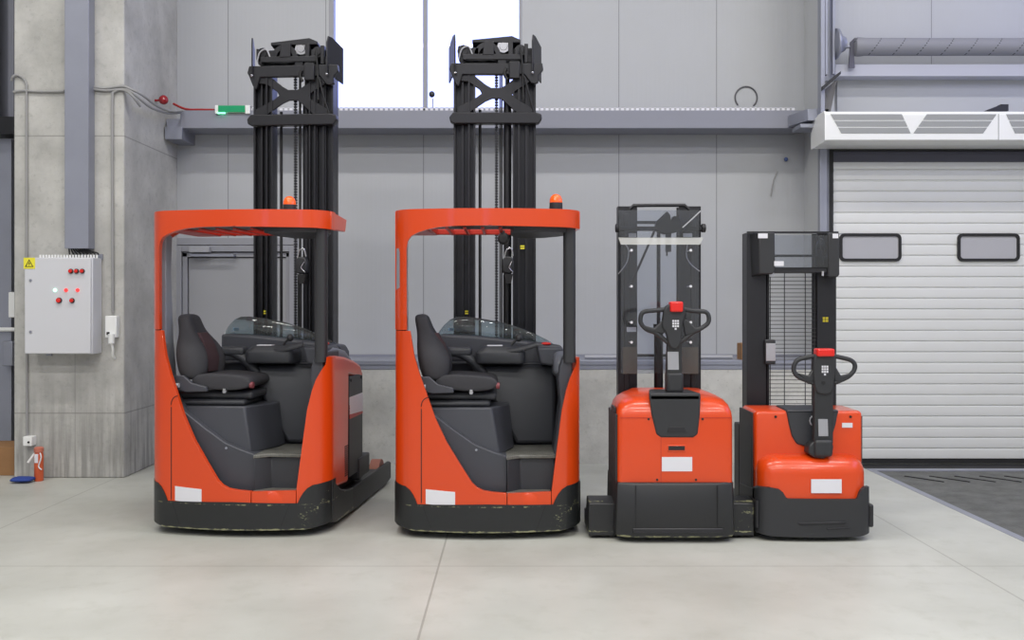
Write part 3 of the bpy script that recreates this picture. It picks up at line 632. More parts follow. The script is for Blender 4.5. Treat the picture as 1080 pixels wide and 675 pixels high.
    MB().box(*[fr.p(a,0,yl-.02)[0] for a in (657,672)], yl-.03, yl-.02, *[fr.p(0,b,yl)[1] for b in (394,366)]).box(*[fr.p(a,0,yl-.02)[0] for a in (719,736)], yl-.03, yl-.02, *[fr.p(0,b,yl)[1] for b in (394,366)]).build('brown_plate', mat('brown_plate', (96,84,66), .6), R)
    # tiller
    tiller(fr, R,
        head=[(700,326),(703,322),(708,320.5),(716,320.5),(722,324),(723,332),(720,340),(719,352),(718,362),(714,368),(708,368),(704,362),(703,352),(697,344),(699,336)],
        loopL=[(702,326.5),(690,327.5),(679,329),(675.8,334),(676,341),(682,347.5),(690,350.5),(697,355),(704,361)],
        loopR=[(721,326.5),(733,328),(744,329),(747.5,334),(746.5,341),(739,346.5),(731,350.5),(725,355),(717,361)],
        col=(704,352,718,702,720,408), button=(706,318,719.5,329), keypad=(709.5,338.5), lab=(704,371,715.5,390), yt=.03, yb=.08, pivot=(702,392,720,414,.10))
    MB().prism(fr.poly([(678,343),(690,346),(700,336),(704,338),(700,352),(692,351),(682,349)], .05), .025, .055).build('tiller_wing', BLACKP, R, bevel=.008)
    MB().prism(fr.poly([(745,343),(733,346),(723,336),(719,338),(722,354),(730,352),(741,348)], .05), .025, .055).build('tiller_wing', BLACKP, R, bevel=.008)
    return R
stacker_a()

# ------------------------------------------------------------------ shorter stacker (right)
def stacker_b():
    fr = Fr(2.058, 6.51)
    R = thing('pallet_stacker', 'smaller orange pallet stacker at far right with mesh mast guard and stepped hood', 'pallet stacker')
    R.location = (2.058, 6.51, 0)
    hw = .392
    def bw(x):
        a = abs(x); y = .03*(a/hw)**2; r = .09
        if a > hw-r: y += r-math.sqrt(max(0, r*r-(a-(hw-r))**2))
        return y
    cuts = [i*.05 for i in range(-7, 8)]+[s*v for s in (-1, 1) for v in (.31,.33,.345,.36,.37,.378,.384,.388)]
    # lower orange
    def rr(x, y0, r, z):
        q = []; P_ = rrect(-x, x, y0, .56, r, z, 6); n_ = len(P_)
        for i in range(n_):
            a, b = P_[i], P_[(i+1) % n_]; q.append(a)
            if abs(a[1]-y0) < 1e-6 and abs(b[1]-y0) < 1e-6:
                for k in range(1, 10): q.append((a[0]+(b[0]-a[0])*k/10, y0, z))
        return [(u, v+(.03*(u/hw)**2 if v < .3 else 0)+.006, w_) for u, v, w_ in q]
    MB().rings([rr(.368,.012,.10,.27), rr(.368,.012,.10,.45), rr(.364,.018,.10,.485), rr(.352,.035,.10,.52), rr(.33,.062,.10,.545), rr(.30,.10,.09,.562), rr(.28,.14,.08,.568)]).build('lower_hood', ORANGE, R, smooth=60)
    # upper orange
    MB().rings([rrect(-.372,.372,.17,.56,.025,.45), rrect(-.372,.372,.17,.56,.025,.845), rrect(-.367,.367,.175,.56,.025,.858), rrect(-.355,.355,.19,.56,.02,.866)]).build('upper_hood', ORANGE, R, smooth=60)
    MB().box(.370,.384,.20,.58,.30,.83).build('side_trim', BLACKP, R, bevel=.005)
    MB().box(-.386,-.370,.22,.58,.25,.85).build('side_trim', BLACKP, R, bevel=.005)
    yl = .168
    MB().prism(fr.poly([(829,432.5),(884,432.5),(881,448),(877,461),(873,468),(866,470.5),(848,470.5),(840,468),(835,460),(832,448)], yl), yl-.012, yl+.05).prism([(fr.p(829,0,yl)[0],yl-.012),(fr.p(884,0,yl)[0],yl-.012),(fr.p(881,0,yl)[0],.5),(fr.p(832,0,yl)[0],.5)], .85, .876, 'z').build('tiller_cover', SLATED, R, bevel=.010, seg=3)
    c = fr.p(857.5,443.5,yl); MB().tube([(c[0]+.028*math.cos(a*PI/6),yl-.02,c[1]+.034*math.sin(a*PI/6)) for a in range(2, 11)], .005, 8, smooth=1).build('pull_ring', GREYST, R)
    for a, b in ((818,439.5),(897,439.5)):
        c = fr.p(a, b, yl); MB().cyl((c[0],yl-.004,c[1]),(c[0],yl+.002,c[1]),.009,10).build('screw', RUBBER, R)
    a, b = fr.p(888,451,yl), fr.p(899,446,yl); MB().box(a[0],b[0],yl-.003,yl+.001,a[1],b[1]).build('sticker', WHITE, R)
    a, b = fr.p(855.5,520,.012), fr.p(887.5,505.5,.012); MB().box(a[0],b[0],.008,.014,a[1],b[1]).build('sticker', WHITE, R)
    # skirt
    q = lambda a, b: fr.p(a, b, .0)
    poly = [(-hw,.345),(-.375,.362),(-.31,.365),(-.25,.355),(-.225,.335),(-.205,.30),(-.19,.292),(.275,.288),(.285,.30),(.295,.33),(.31,.35),(.34,.366),(.38,.362),(hw,.345),(hw,.05),(.3,.035),(0,.03),(-.3,.035),(-hw,.05)]
    s = MB().bowed(poly, .05, bw, cuts, -.006).build('bumper_skirt', BLACKP, R, bevel=.007)
    MB().prism([(.10,.06),(.10,.35),(.2,.33),(.56,.30),(.56,.06)], hw-.03, hw, 'x').build('skirt_side', BLACKP, R, bevel=.006)
    MB().prism([(.10,.06),(.10,.35),(.2,.33),(.56,.30),(.56,.06)], -hw, -hw+.03, 'x').build('skirt_side', BLACKP, R, bevel=.006)
    MB().rings([rrect(.375,.412,.06,.30,.015,z,3) for z in (.085,.24)]).build('corner_roller', BLACK, R, bevel=.01)
    MB().rings([rrect(-.398,-.37,.05,.2,.015,z,3) for z in (.085,.27)]).build('corner_roller', BLACK, R, bevel=.01)
    MB().bowed([(-.13,.135),(.20,.14),(.19,.125),(-.12,.118)], .012, bw, cuts, -.014).build('skirt_ridge', BLACK, s, bevel=.003)
    MB().bowed([(.07,.095),(.225,.10),(.225,.09),(.07,.085)], .01, bw, cuts, -.012).build('skirt_ridge', BLACK, s, bevel=.002)
    MB().rings([rrect(-.33,.33,.1,.6,.05,.02), rrect(-.34,.34,.09,.6,.05,.3)]).build('chassis', BLACK, R)
    MB().cyl((-.05,.3,.08),(.05,.3,.08),.079).build('drive_wheel', RUBBER, R)
    # left mast foot plates and outrigger
    a, b = fr.p(778.5,525,.62), fr.p(788,447,.62); MB().box(a[0],b[0],.60,.75,.10,b[1]).build('mast_foot', BLACK, R, bevel=.006)
    a, b = fr.p(786,525,.50), fr.p(800,437,.50); MB().box(a[0],b[0]+.03,.46,.66,.08,b[1]).build('mast_foot', BLACK, R, bevel=.008)
    for x in (-.36,.26): MB().box(x,x+.10,.6,1.6,.03,.12).build('fork_leg', BLACK, R, bevel=.006)
    # mast
    ym = .69
    MB().prism([(-.304,ym),(-.165,ym-.02),(-.165,ym),(-.28,ym+.02),(-.28,ym+.12),(-.165,ym+.12),(-.165,ym+.14),(-.304,ym+.14)], .1, 2.142, 'z').build('mast_rail', MASTM, R)
    MB().prism([(.224,ym),(.365,ym),(.365,ym+.14),(.224,ym+.14),(.224,ym+.12),(.34,ym+.12),(.34,ym+.02),(.224,ym+.02)], .1, 2.142, 'z').build('mast_rail', MASTM, R)
    a, b = fr.p(806.5,0,ym)[0], fr.p(812.5,0,ym)[0]
    MB().box(a,a+.016,ym+.02,ym+.04,.8,2.12).build('lift_chain', MASTM, R)
    MB().cyl((b-.012,ym+.03,.8),(b-.012,ym+.03,2.12),.012).cyl((.218,ym+.03,.8),(.218,ym+.03,2.12),.006).build('chain_rod', BLACK, R)
    MB().cyl((a+.022,ym+.05,.9),(a+.022,ym+.05,1.95),.004).build('bright_rod', CHROME, R)
    a, b = fr.p(788,246.2,ym-.06), fr.p(884.5,244,ym-.06); MB().box(a[0],b[0],ym-.06,ym-.045,a[1],b[1]).build('top_rail', BLACK, R)
    y2 = .60
    MB().rings([[(x,y2-.02,z) for x, z in fr.poly([(800,245),(816.5,245),(817,286),(814,289),(800,289)], y2)], [(x,y2+.10,z) for x, z in fr.poly([(793,245),(816.5,245),(816.5,286),(812,289),(795,292)], y2)]]).build('carriage_plate', BLACKP, R, bevel=.008)
    MB().rings([[(x,y2-.02,z) for x, z in fr.poly([(872.5,245.5),(884.6,245.5),(884.6,290),(882,292.5),(872.5,292)], y2)], [(x,y2+.10,z) for x, z in fr.poly([(872.5,245.5),(884.6,245.5),(884.6,290),(882,292.5),(872.5,292)], y2)]]).build('carriage_plate', BLACKP, R, bevel=.008)
    a, b = fr.p(815,287.5,y2), fr.p(873,282,y2); MB().box(a[0],b[0],y2,y2+.03,a[1],b[1]).build('cross_beam', BLACK, R, bevel=.003)
    a, b = fr.p(815,271,y2+.08), fr.p(873,268.5,y2+.08); MB().box(a[0],b[0],y2+.08,y2+.1,a[1],b[1]).build('cross_bar', MASTM, R)
    a, b = fr.p(815.5,282,y2-.01), fr.p(873,248,y2-.01); sh = MB().box(a[0],b[0],y2-.014,y2-.01,a[1],b[1]).build('clear_shield', SHIELD, R)
    p = fr.p(866,258,y2+.03)
    MB().tube([fr.p3(860,282,y2+.05), fr.p3(861,262,y2+.04), fr.p3(866,252,y2+.04), fr.p3(870,262,y2+.04), fr.p3(868,280,y2+.05)], .007).tube([fr.p3(864,250,y2+.03), fr.p3(866,266,y2+.03), fr.p3(871,270,y2+.03)], .006).sphere((p[0],y2+.05,p[1]),.03,(1,.7,1.2)).build('hose_loop', SLATED, R)
    MB().box(*[fr.p(a,0,y2)[0] for a in (866.5,868.5)], y2-.01,y2, *[fr.p(0,b,y2)[1] for b in (291,286)]).box(*[fr.p(a,0,y2)[0] for a in (812,816)], y2-.005,y2, *[fr.p(0,b,y2)[1] for b in (292,287)]).build('bracket', GREYST, R)
    for (c0, d0, c1, d1) in ((799.5,246.3,809.5,251.3),(878,246.5,884,251.3),(816.5,275.5,826.5,280.5)):
        a, b = fr.p(c0,d1,y2-.02), fr.p(c1,d0,y2-.02); MB().box(a[0],b[0],y2-.024,y2-.0195,a[1],b[1]).build('sticker', WHITE, R)
    c = fr.p(870.5,337,ym)
    st = MB()
    for i in (-1, 1):
        for k in (-1, 1): st.box(c[0]+i*.011-.009, c[0]+i*.011+.009, ym-.004, ym, c[1]+k*.010-.008, c[1]+k*.010+.008)
    st.build('sticker', mat('olive_yellow_sticker', (190,175,40), .5), R)
    # switch box on left
    a, b = fr.p(806,384,ym-.05), fr.p(817,358,ym-.05)
    bx = MB().box(a[0],b[0],ym-.08,ym-.03,a[1],b[1]).build('switch_box', BLACKP, R, bevel=.008)
    MB().box(a[0]+.006,b[0]-.002,ym-.083,ym-.078,a[1]+.025,b[1]-.028).build('box_label', GREYST, bx, bevel=.003)
    # wire mesh guard
    g = MB(); yg = ym-.02; x0, x1 = fr.p(811.5,0,yg)[0], fr.p(861,0,yg)[0]; z = fr.p(0,434,yg)[1]; zt = fr.p(0,288,yg)[1]
    nw = 36
    for i in range(nw): zz = z+(zt-z)*i/(nw-1); g.cyl((x0,yg,zz),(x1,yg,zz),.0026,5)
    for a in (812.5,827.5,849.5,858.5): x = fr.p(a,0,yg)[0]; g.cyl((x,yg+.005,z),(x,yg+.005,zt),.0034,6)
    g.build('mesh_guard', BLACK, R)
    # tiller
    tiller(fr, R,
        head=[(857.5,377),(860,373),(866,371),(873,371),(879,373),(881.5,378),(881,392),(879.5,402),(878,412),(875,416),(862,416),(859,410),(857.5,402),(857,390)],
        loopL=[(860,375.5),(850,377),(841,380),(837.5,386),(837.5,392),(842,397.5),(850,401),(858,404)],
        loopR=[(879,375.5),(889,377.5),(897.5,380),(901.5,384.5),(900.5,391),(895,397),(888,400.5),(880,404)],
        col=(859,405,878.5,858,878.5,468), button=(860,367.5,878.5,375.8), keypad=(866.5,386.5), lab=(863,442,873,460), yt=.03, yb=.08, pivot=(857,463,876.5,481,.09))
    MB().prism(fr.poly([(840,393),(852,396),(858,386),(861,388),(860,402),(850,402.5)], .05), .025, .055).build('tiller_wing', BLACKP, R, bevel=.008)
    MB().prism(fr.poly([(899,393),(886,396),(880,386),(878,388),(879,402),(889,402.5)], .05), .025, .055).build('tiller_wing', BLACKP, R, bevel=.008)
    c = fr.p(869,404,.0); MB().cyl((c[0],.005,c[1]),(c[0],.02,c[1]),.012).build('key_switch', RUBBER, R)
    MB().prism(fr.poly([(853,470),(857,466),(876,466),(879,470),(878,478),(868,484),(858,482),(852,478)], .07), .06, .17).build('tiller_base', BLACKP, R, bevel=.01)
    return R
stacker_b()

# ------------------------------------------------------------------ the room
YW = 10.35; YP = 9.70; YD = 9.75
def struct(name, mb, m, **k): return mb.build(name, m, kind='structure', **k)
XL, XR, YB, ZC = -11.0, 8.0, -7.0, 8.6
struct('floor', MB().box(XL, 3.46, YB, YW+.1, -.2, 0).box(3.46, XR, YB, 6.2, -.2, 0).box(3.46, XR, 9.775, YW, -.2, 0), FLOORM)
# back wall with window and door openings
wx0, wx1 = W(347,0,YW)[0], W(550.5,0,YW)[0]; wz0, wz1 = W(0,117,YW)[2], 6.6
dx0, dx1, dz1 = W(183.5,0,YW)[0], W(313,0,YW)[0], W(0,252,YW)[2]
mb = MB()
mb.box(XL, wx0, YW, YW+.15, dz1, ZC).box(wx1, 3.16, YW, YW+.15, dz1, ZC).box(wx0, wx1, YW, YW+.15, dz1, wz0).box(wx0, wx1, YW, YW+.15, wz1, ZC)
mb.box(dx0, dx1, YW+.12, YW+.15, 0, dz1).box(XL, dx0, YW, YW+.15, 0, dz1).box(dx1, 3.16, YW, YW+.15, 0, dz1)
struct('wall_back', mb, PANEL)
struct('wall_left', MB().box(XL-.15, XL, YB, YW+.15, 0, ZC), PANEL)
struct('wall_right', MB().box(XR, XR+.15, YB, YW+.15, -.2, 4.6).box(XR, XR+.15, YB, YW+.15, 7.4, ZC).box(XR, XR+.15, YB, 1, 4.6, 7.4).box(XR, XR+.15, 9.4, YW+.15, 4.6, 7.4), PANEL)
w2 = struct('window_added_fill', MB().box(XR,XR+.1,1,9.4,4.6,4.66).box(XR,XR+.1,1,9.4,7.34,7.4).box(XR,XR+.1,1,1.06,4.66,7.34).box(XR,XR+.1,9.34,9.4,4.66,7.34), FRAMEM)  # unseen window, added to throw bluish light on the column side and masts
mb = MB().box(XL, XR, YB-.15, YB, 0, 2.6).box(XL, XR, YB-.15, YB, 6.6, ZC); xs_ = [XL, -4.9, -4.2, -.9, -.25, XR]  # two tall slots left open, added to give the truck guards streak highlights
for a, b in ((0,1),(2,3),(4,5)): mb.box(xs_[a], xs_[b], YB-.15, YB, 2.6, 6.6)
struct('wall_rear', mb, PANEL)
struct('ceiling', MB().box(XL-.15, XR+.15, YB-.15, YW+.15, ZC, ZC+.1), CEILM)
# window
w = struct('window_1', MB().box(wx0,wx0+.05,YW-.005,YW+.12,wz0,wz1).box(wx1-.03,wx1,YW-.005,YW+.12,wz0,wz1).box(wx0,wx1,YW,YW+.12,wz0,wz0+.03).box(wx0,wx1,YW,YW+.12,wz1-.05,wz1), FRAMEM, bevel=.004)
MB().box(*[W(a,0,YW)[0] for a in (446,450.5)], YW+.0, YW+.10, wz0, wz1).build('window_mullion', FRAMEM, w)
MB().box(wx0,wx1,YW+.055,YW+.06,wz0,wz1).build('window_glass', glass_mat('window_glass', (.95,.97,1), .06), w)
# perforated strip on the beam
# plinth, sill and ledge
px0 = dx1+.02
struct('wall_plinth', MB().box(px0, 3.16, YP, YW, 0, .95), PLINTH)
struct('trim_sill', MB().box(px0, 3.16, YP-.012, YW, 1.0, 1.046).box(px0, 3.16, YP-.004, YP+.05, .952, 1.0), STEELG, bevel=.004)
struct('trim_wall_base', MB().box(px0, 3.16, YW-.03, YW, 1.046, 1.075), BEAMM)
# return wall and door wall
struct('wall_return', MB().box(3.14, 3.26, YD, YW+.15, 0, ZC), mat('return_panel', (196,198,200), .45))
dl, dr, dtop = W(878,0,YD)[0], 6.6, W(0,157,YD)[2]
struct('wall_door', MB().box(3.26, XR, YD+.12, YD+.3, dtop+.02, ZC).box(dr, XR, YD+.02, YD+.3, 0, dtop+.02).box(3.18, dl, YD+.1, YD+.3, 0, dtop+.02), PANEL)
# dock door: a structure with slats
z0 = .045; pitch = .1085; ztop = W(0,171,YD)[2]
n = int((ztop-z0)/pitch)+1
mb = MB()
for i in range(n):
    a = z0+i*pitch; b = min(a+pitch, ztop+.03)
    prof = [(YD+.010,a),(YD+.0,a+.006),(YD-.003,a+pitch*.4),(YD+.001,b-.014),(YD+.012,b-.004),(YD+.012,b),(YD+.05,b),(YD+.05,a)]
    mb.prism(prof, dl, dr, 'x')
door = struct('door_1', mb, SLATM)
MB().box(dl, dr, YD+.006, YD+.04, .0, z0+.004).build('bottom_seal', RUBBER, door)
MB().box(dl, dr, YD-.02, YD+.06, ztop, dtop).build('door_header', DARKH, door)
MB().box(dl-.02, dr, YD-.05, YD-.02, dtop-.03, dtop+.03).build('header_seal', RUBBER, door)
def rr_xz(x0, x1, z0, z1, r, n=5):
    return [(x, z) for x, z, _ in rrect(x0, x1, z0, z1, r, 0, n)]
for (a, b) in ((885,950),(1009.3,1074.6)):
    x0, x1 = W(a,0,YD)[0], W(b,0,YD)[0]; za, zb = W(0,275.7,YD)[2], W(0,246.4,YD)[2]
    o = rr_xz(x0,x1,za,zb,.05); i_ = rr_xz(x0+.028,x1-.028,za+.028,zb-.028,.03)
    m = MB(); bm = m.bm
    R4 = [[bm.verts.new((x,y,z)) for x, z in lst] for lst, y in ((o,YD-.0),(o,YD-.022),(i_,YD-.022),(i_,YD-.0))]
    for r1, r2 in zip(R4, R4[1:]):
        for k in range(len(r1)): j = (k+1) % len(r1); bm.faces.new((r1[k], r1[j], r2[j], r2[k]))
    f = m.build('vision_panel', RUBBER, door)
    MB().prism(i_, YD-.010, YD-.006).build('pane', mat('frosted_pane', (176,176,182), .12, coat=.5), f)
# vertical door tracks and trim at left of the dock door
struct('trim_door_jamb', MB().box(*[W(a,0,YD-.04)[0] for a in (864.5,872.5)], YD-.05, YD+.02, 0, dtop+.05).box(*[W(a,0,YD-.02)[0] for a in (872.8,874.2)], YD-.035, YD+.02, 0, dtop+.05), STEELG, bevel=.004)
struct('trim_door_seal', MB().box(*[W(a,0,YD-.03)[0] for a in (874.3,878.6)], YD-.04, YD+.03, 0, dtop+.02), RUBBER)
zt2 = ZC
tr = MB().box(*[W(a,0,9.55)[0] for a in (864,868.5)], 9.5, 9.6, 3.50, 6.5).box(*[W(a,0,9.58)[0] for a in (877.5,880)], 9.56, 9.60, W(0,78,9.55)[2], 6.5).box(*[W(a,0,9.6)[0] for a in (868,880)], 9.62, 9.66, W(0,84,9.55)[2], 6.5)
tr.box(*[W(a,0,9.5)[0] for a in (870.5,873)], 9.5, 9.55, W(0,80,9.55)[2], 6.5)
track = thing('door_track', 'vertical grey steel lifting track above the left side of the dock door', 'door track', (W(866,0,9.55)[0],9.55,0))
def rel(mb, name, m, parent, **k):
    o = mb.build(name, m, parent, **k); o.location = tuple(-v for v in parent.location); return o
rel(tr, 'track_rail', STEELG, track, bevel=.003)
rel(MB().prism([(W(866,0,9.5)[0],W(0,92,9.5)[2]),(W(866,0,9.5)[0],W(0,96,9.5)[2]),(W(884,0,9.5)[0],W(0,80,9.5)[2]),(W(884,0,9.5)[0],W(0,77,9.5)[2])], 9.42, 9.60), 'track_bracket', BLACK, track)
rel(MB().prism([(W(867,0,9.6)[0],W(0,97,9.6)[2]),(W(866.5,0,9.6)[0],W(0,120,9.6)[2]),(W(876,0,9.6)[0],W(0,118,9.6)[2]),(W(883,0,9.6)[0],W(0,84,9.6)[2])], 9.60, 9.70), 'gusset_plate', mat('brown_grey_plate', (112,110,108), .6), track)
# torsion shaft with padded sleeve
Ys = 9.62
sp = thing('torsion_spring', 'long grey dotted spring tube running over the dock door', 'door spring', W(900,49,Ys))
a = W(900,49.5,Ys); b = W(1230,49.5,Ys)
m, nt, bb = new_mat('dotted_sleeve'); tc = nd(nt,'ShaderNodeTexCoord'); spx = nd(nt,'ShaderNodeSeparateXYZ'); nt.links.new(tc.outputs['Object'], spx.inputs[0])
diag = mth(nt,'SUBTRACT', spx.outputs['X'], mth(nt,'MULTIPLY', spx.outputs['Z'], .75))
k1 = line_mask(nt, diag, 0, .24, .006); k2 = mth(nt,'LESS_THAN', mth(nt,'FRACT', mth(nt,'MULTIPLY', spx.outputs['Z'], 42)), .5)
nt.links.new(mixc(nt, mth(nt,'MULTIPLY', k1, k2), lin((134,135,142)), lin((50,50,56))), bb.inputs['Base Color']); bb.inputs['Roughness'].default_value = .6
rel(MB().lathe([(.06,0),(.09,.01),(.095,.05),(.088,.12),(.086,1.5),(.09,3.0)], a, 'x', 28), 'spring_tube', m, sp)
rel(MB().cyl((W(877,0,Ys)[0],Ys,a[2]),(a[0]+.1,Ys,a[2]),.016), 'shaft', STEELG, sp)
rel(MB().lathe([(.02,-.03),(.10,-.025),(.15,-.01),(.155,0),(.15,.015),(.09,.05),(.07,.09),(.03,.10)], (W(881.5,0,Ys)[0],Ys,W(0,46.5,Ys)[2]), 'x', 26), 'cable_drum', STEELG, sp)
rel(MB().prism([(W(p,0,Ys)[0], W(0,q,Ys)[2]) for p, q in ((896,45),(900,41),(902,45),(900,58),(901,72),(894.5,72),(895.5,58))], Ys-.02, Ys+.0), 'shaft_bracket', DARKH, sp)
# white air curtain
Yf, Yb2 = 9.27, 9.695
ac = thing('air_curtain', 'long white air curtain cabinet with slotted grilles over the dock door', 'air curtain', (3.02,Yf,3.18))
x0 = W(871,0,Yf)[0]; x1 = 6.4; zt, zb = W(0,117,Yf)[2], W(0,147.5,Yf)[2]
rel(MB().prism([(Yf+.03,zt),(Yf,zt-.035),(Yf-.0,zb+.0),(Yf+.02,zb-.01),(Yb2,zb-.02),(Yb2,zt-.02),(Yb2-.15,zt)], x0, x1, 'x'), 'cabinet', WHITEP, ac, bevel=.004)
# end cheek
rel(MB().prism([(Yf+.015,zt+.002),(Yf-.006,zt-.04),(Yf-.006,zb-.004),(Yf+.02,zb-.016),(Yb2,zb-.026),(Yb2,zt-.14),(Yb2-.15,zt-.03),(Yf+.2,zt+.002)], x0-.012, x0+.002, 'x'), 'end_cheek', WHITEP, ac)
gz = [W(0,v,Yf)[2] for v in (120.5,141)]
P = [((876,951),(887.5,960.5)),((977.5,1051),(963,1036.5)),((1061,1136),(1070.5,1147)),((1162,1236),(1149,1222))]
for (ta, tb), (ba, bb_) in P:
    for k in range(3):
        f0, f1 = (k*.345, k*.345+.29); q = []
        for f, s_ in ((f0,0),(f0,1),(f1,1),(f1,0)):
            px = (ta*(1-f)+ba*f) if s_ == 0 else (tb*(1-f)+bb_*f); q.append((W(px,0,Yf)[0], gz[0]+(gz[1]-gz[0])*f))
        rel(MB().prism(q, Yf-.004, Yf+.01), 'air_grille', GRILLE, ac)
rel(MB().box(*[W(v,0,Yf)[0] for v in (1052.7,1053.5)], Yf-.0015, Yf+.01, zb, zt-.03), 'joint_line', GRILLE, ac)
# beams
def beam(name, label, x0, x1, y0, y1, z0, z1, m=BEAMM, cat='steel beam'):
    o = MB().box(x0, x1, y0, y1, z0, z1).build(name, m, bevel=.006); return tag(o, label, cat)
Yb = 9.96; bz0, bz1 = W(0,135.3,Yb)[2], W(0,116.3,Yb)[2]
bx0, bx1 = W(190,0,Yb)[0], W(848,0,Yb)[0]
bm_ = thing('steel_beam', 'long grey steel beam running along the back wall below the window', 'steel beam', (0,Yb,bz0))
rel(MB().box(bx0, bx1, Yb, YW, bz0, bz1), 'beam_box', BEAMM, bm_, bevel=.005)
ps = MB()
for i in range(120):
    x = bx0+.4+i*.052
    if x < bx1-.1: ps.box(x, x+.030, Yb+.012, Yb+.016, bz1, bz1+.03)
ps.box(bx0+.4, bx1-.1, Yb+.012, Yb+.016, bz1+.026, bz1+.032)
rel(ps, 'perforated_strip', mat('white_strip', (228,228,236), .5), bm_)
rel(MB().box(W(175,0,Yb)[0], bx0+.02, Yb+.02, YW, W(0,134,Yb)[2], W(0,125,Yb)[2]).box(W(174.5,0,Yb)[0], W(192.5,0,Yb)[0], Yb-.02, YW, W(0,147,Yb)[2], W(0,134,Yb)[2]).box(-3.60, W(172.5,0,Yb)[0]+.0, Yb-.02, YW, W(0,150,Yb)[2], W(0,120,Yb)[2]), 'beam_bracket', STEELG, bm_, bevel=.004)
rel(MB().prism([(W(833,0,9.9)[0],9.9),(W(852,0,9.6)[0],9.6),(3.16,9.6),(3.16,10.3),(W(833,0,9.9)[0],10.3)], W(0,133,9.9)[2], W(0,121,9.9)[2], 'z').box(W(848,0,9.5)[0], 3.14, 9.62, 9.9, W(0,136,9.8)[2]-.02, W(0,134,9.8)[2]), 'beam_bracket', STEELG, bm_, bevel=.004)
beam('steel_beam', 'grey steel crosspiece just below the dotted spring tube', W(880,0,9.68)[0], XR-.02, 9.66, YD+.12, W(0,80.5,9.66)[2], W(0,67.5,9.66)[2], mat('pale_beam', (176,178,190), .45))
struct('trim_wall_band', MB().box(W(884,0,9.8)[0], XR, YD+.08, YD+.12, W(0,118,9.8)[2], W(0,81,9.8)[2]), mat('hazy_panel', (176,178,180), .25))
tag(MB().prism([(W(p,0,9.6)[0], W(0,q,9.6)[2]) for p, q in ((1036,118),(1049,113),(1053,113),(1053,111),(1061,111),(1061,118))], 9.55, 9.62).build('door_bracket', BLACK), 'small black bracket sticking up behind the white air curtain', 'bracket')
# personnel door behind the left truck
d2 = struct('door_2', MB().box(*[W(v,0,YW)[0] for v in (198.5,305)], YW+.02, YW+.07, .02, W(0,272,YW)[2]), DOORP, bevel=.003)
fz = W(0,259,YW)[2]
MB().box(dx0, W(192,0,YW)[0], YW-.03, YW+.10, 0, fz).box(W(305.5,0,YW)[0], dx1, YW-.03, YW+.10, 0, fz).box(W(192,0,YW)[0], W(305.5,0,YW)[0], YW-.03, YW+.10, W(0,265.5,YW)[2], fz).build('door_frame', FRAMEM, d2, bevel=.004)
MB().box(W(192.5,0,YW)[0], W(197.5,0,YW)[0], YW-.0, YW+.10, 0, W(0,266,YW)[2]).box(W(305.5,0,YW)[0]-.04, W(305.5,0,YW)[0], YW, YW+.1, 0, W(0,266,YW)[2]).box(W(192.5,0,YW)[0], W(305,0,YW)[0], YW, YW+.1, W(0,271,YW)[2], W(0,266.5,YW)[2]).build('door_stop', FRAMEM, d2, bevel=.003)
MB().box(dx0-.01, dx1+.01, YW-.02, YW+.12, fz+.006, dz1+.01).build('door_lintel', FRAMEM, d2, bevel=.003)
dc = MB().box(*[W(v,0,YW-.1)[0] for v in (199,220.5)], YW-.10, YW-.03, W(0,266,YW-.1)[2], W(0,260,YW-.1)[2]).build('door_closer', GREYST, d2, bevel=.004)
MB().box(*[W(v,0,YW-.1)[0] for v in (200,245)], YW-.09, YW-.07, W(0,270.3,YW-.1)[2], W(0,268,YW-.1)[2]).cyl(W(245,269,YW-.1), (W(245,269,YW-.1)[0], YW+.02, W(245,269,YW-.1)[2]), .014).build('closer_arm', STEELG, dc)
MB().box(dx0, dx1, YW, YW+.15, 0, .02).build('threshold', STEELG, d2)
# concrete column
cx0, cx1, cyf = W(14.5,0,8.93)[0], -3.595, 8.93
struct('column_concrete', MB().box(cx0, cx1, cyf, YW, 0, ZC), CONC, bevel=.012)
# dock leveller
dl_ = thing('dock_leveller', 'dark tread-plate dock leveller set in the floor before the slatted door', 'dock leveller', (3.46,9.3,0))
rel(MB().box(3.53, XR-.05, 6.26, 9.33, -.10, -.008), 'deck_plate', LEVEL, dl_)
rel(MB().box(3.46, 3.525, 6.2, 9.42, -.15, .003).box(3.46, XR-.02, 9.33, 9.42, -.1, .004).box(3.525, XR-.02, 6.2, 6.25, -.15, .003), 'frame_angle', STEELG, dl_, bevel=.002)
rel(MB().box(3.46, XR-.02, 9.42, 9.775, -.2, -.012), 'hinge_gap', RUBBER, dl_)
lg = MB()
for i in range(10):
    x = 3.80+i*.235; lg.box(x, x+.020, 8.72, 9.10, -.008, -.002, rot=Matrix.Rotation(math.radians(38),4,'Z'))
rel(lg, 'hinge_marks', RUBBER, dl_)

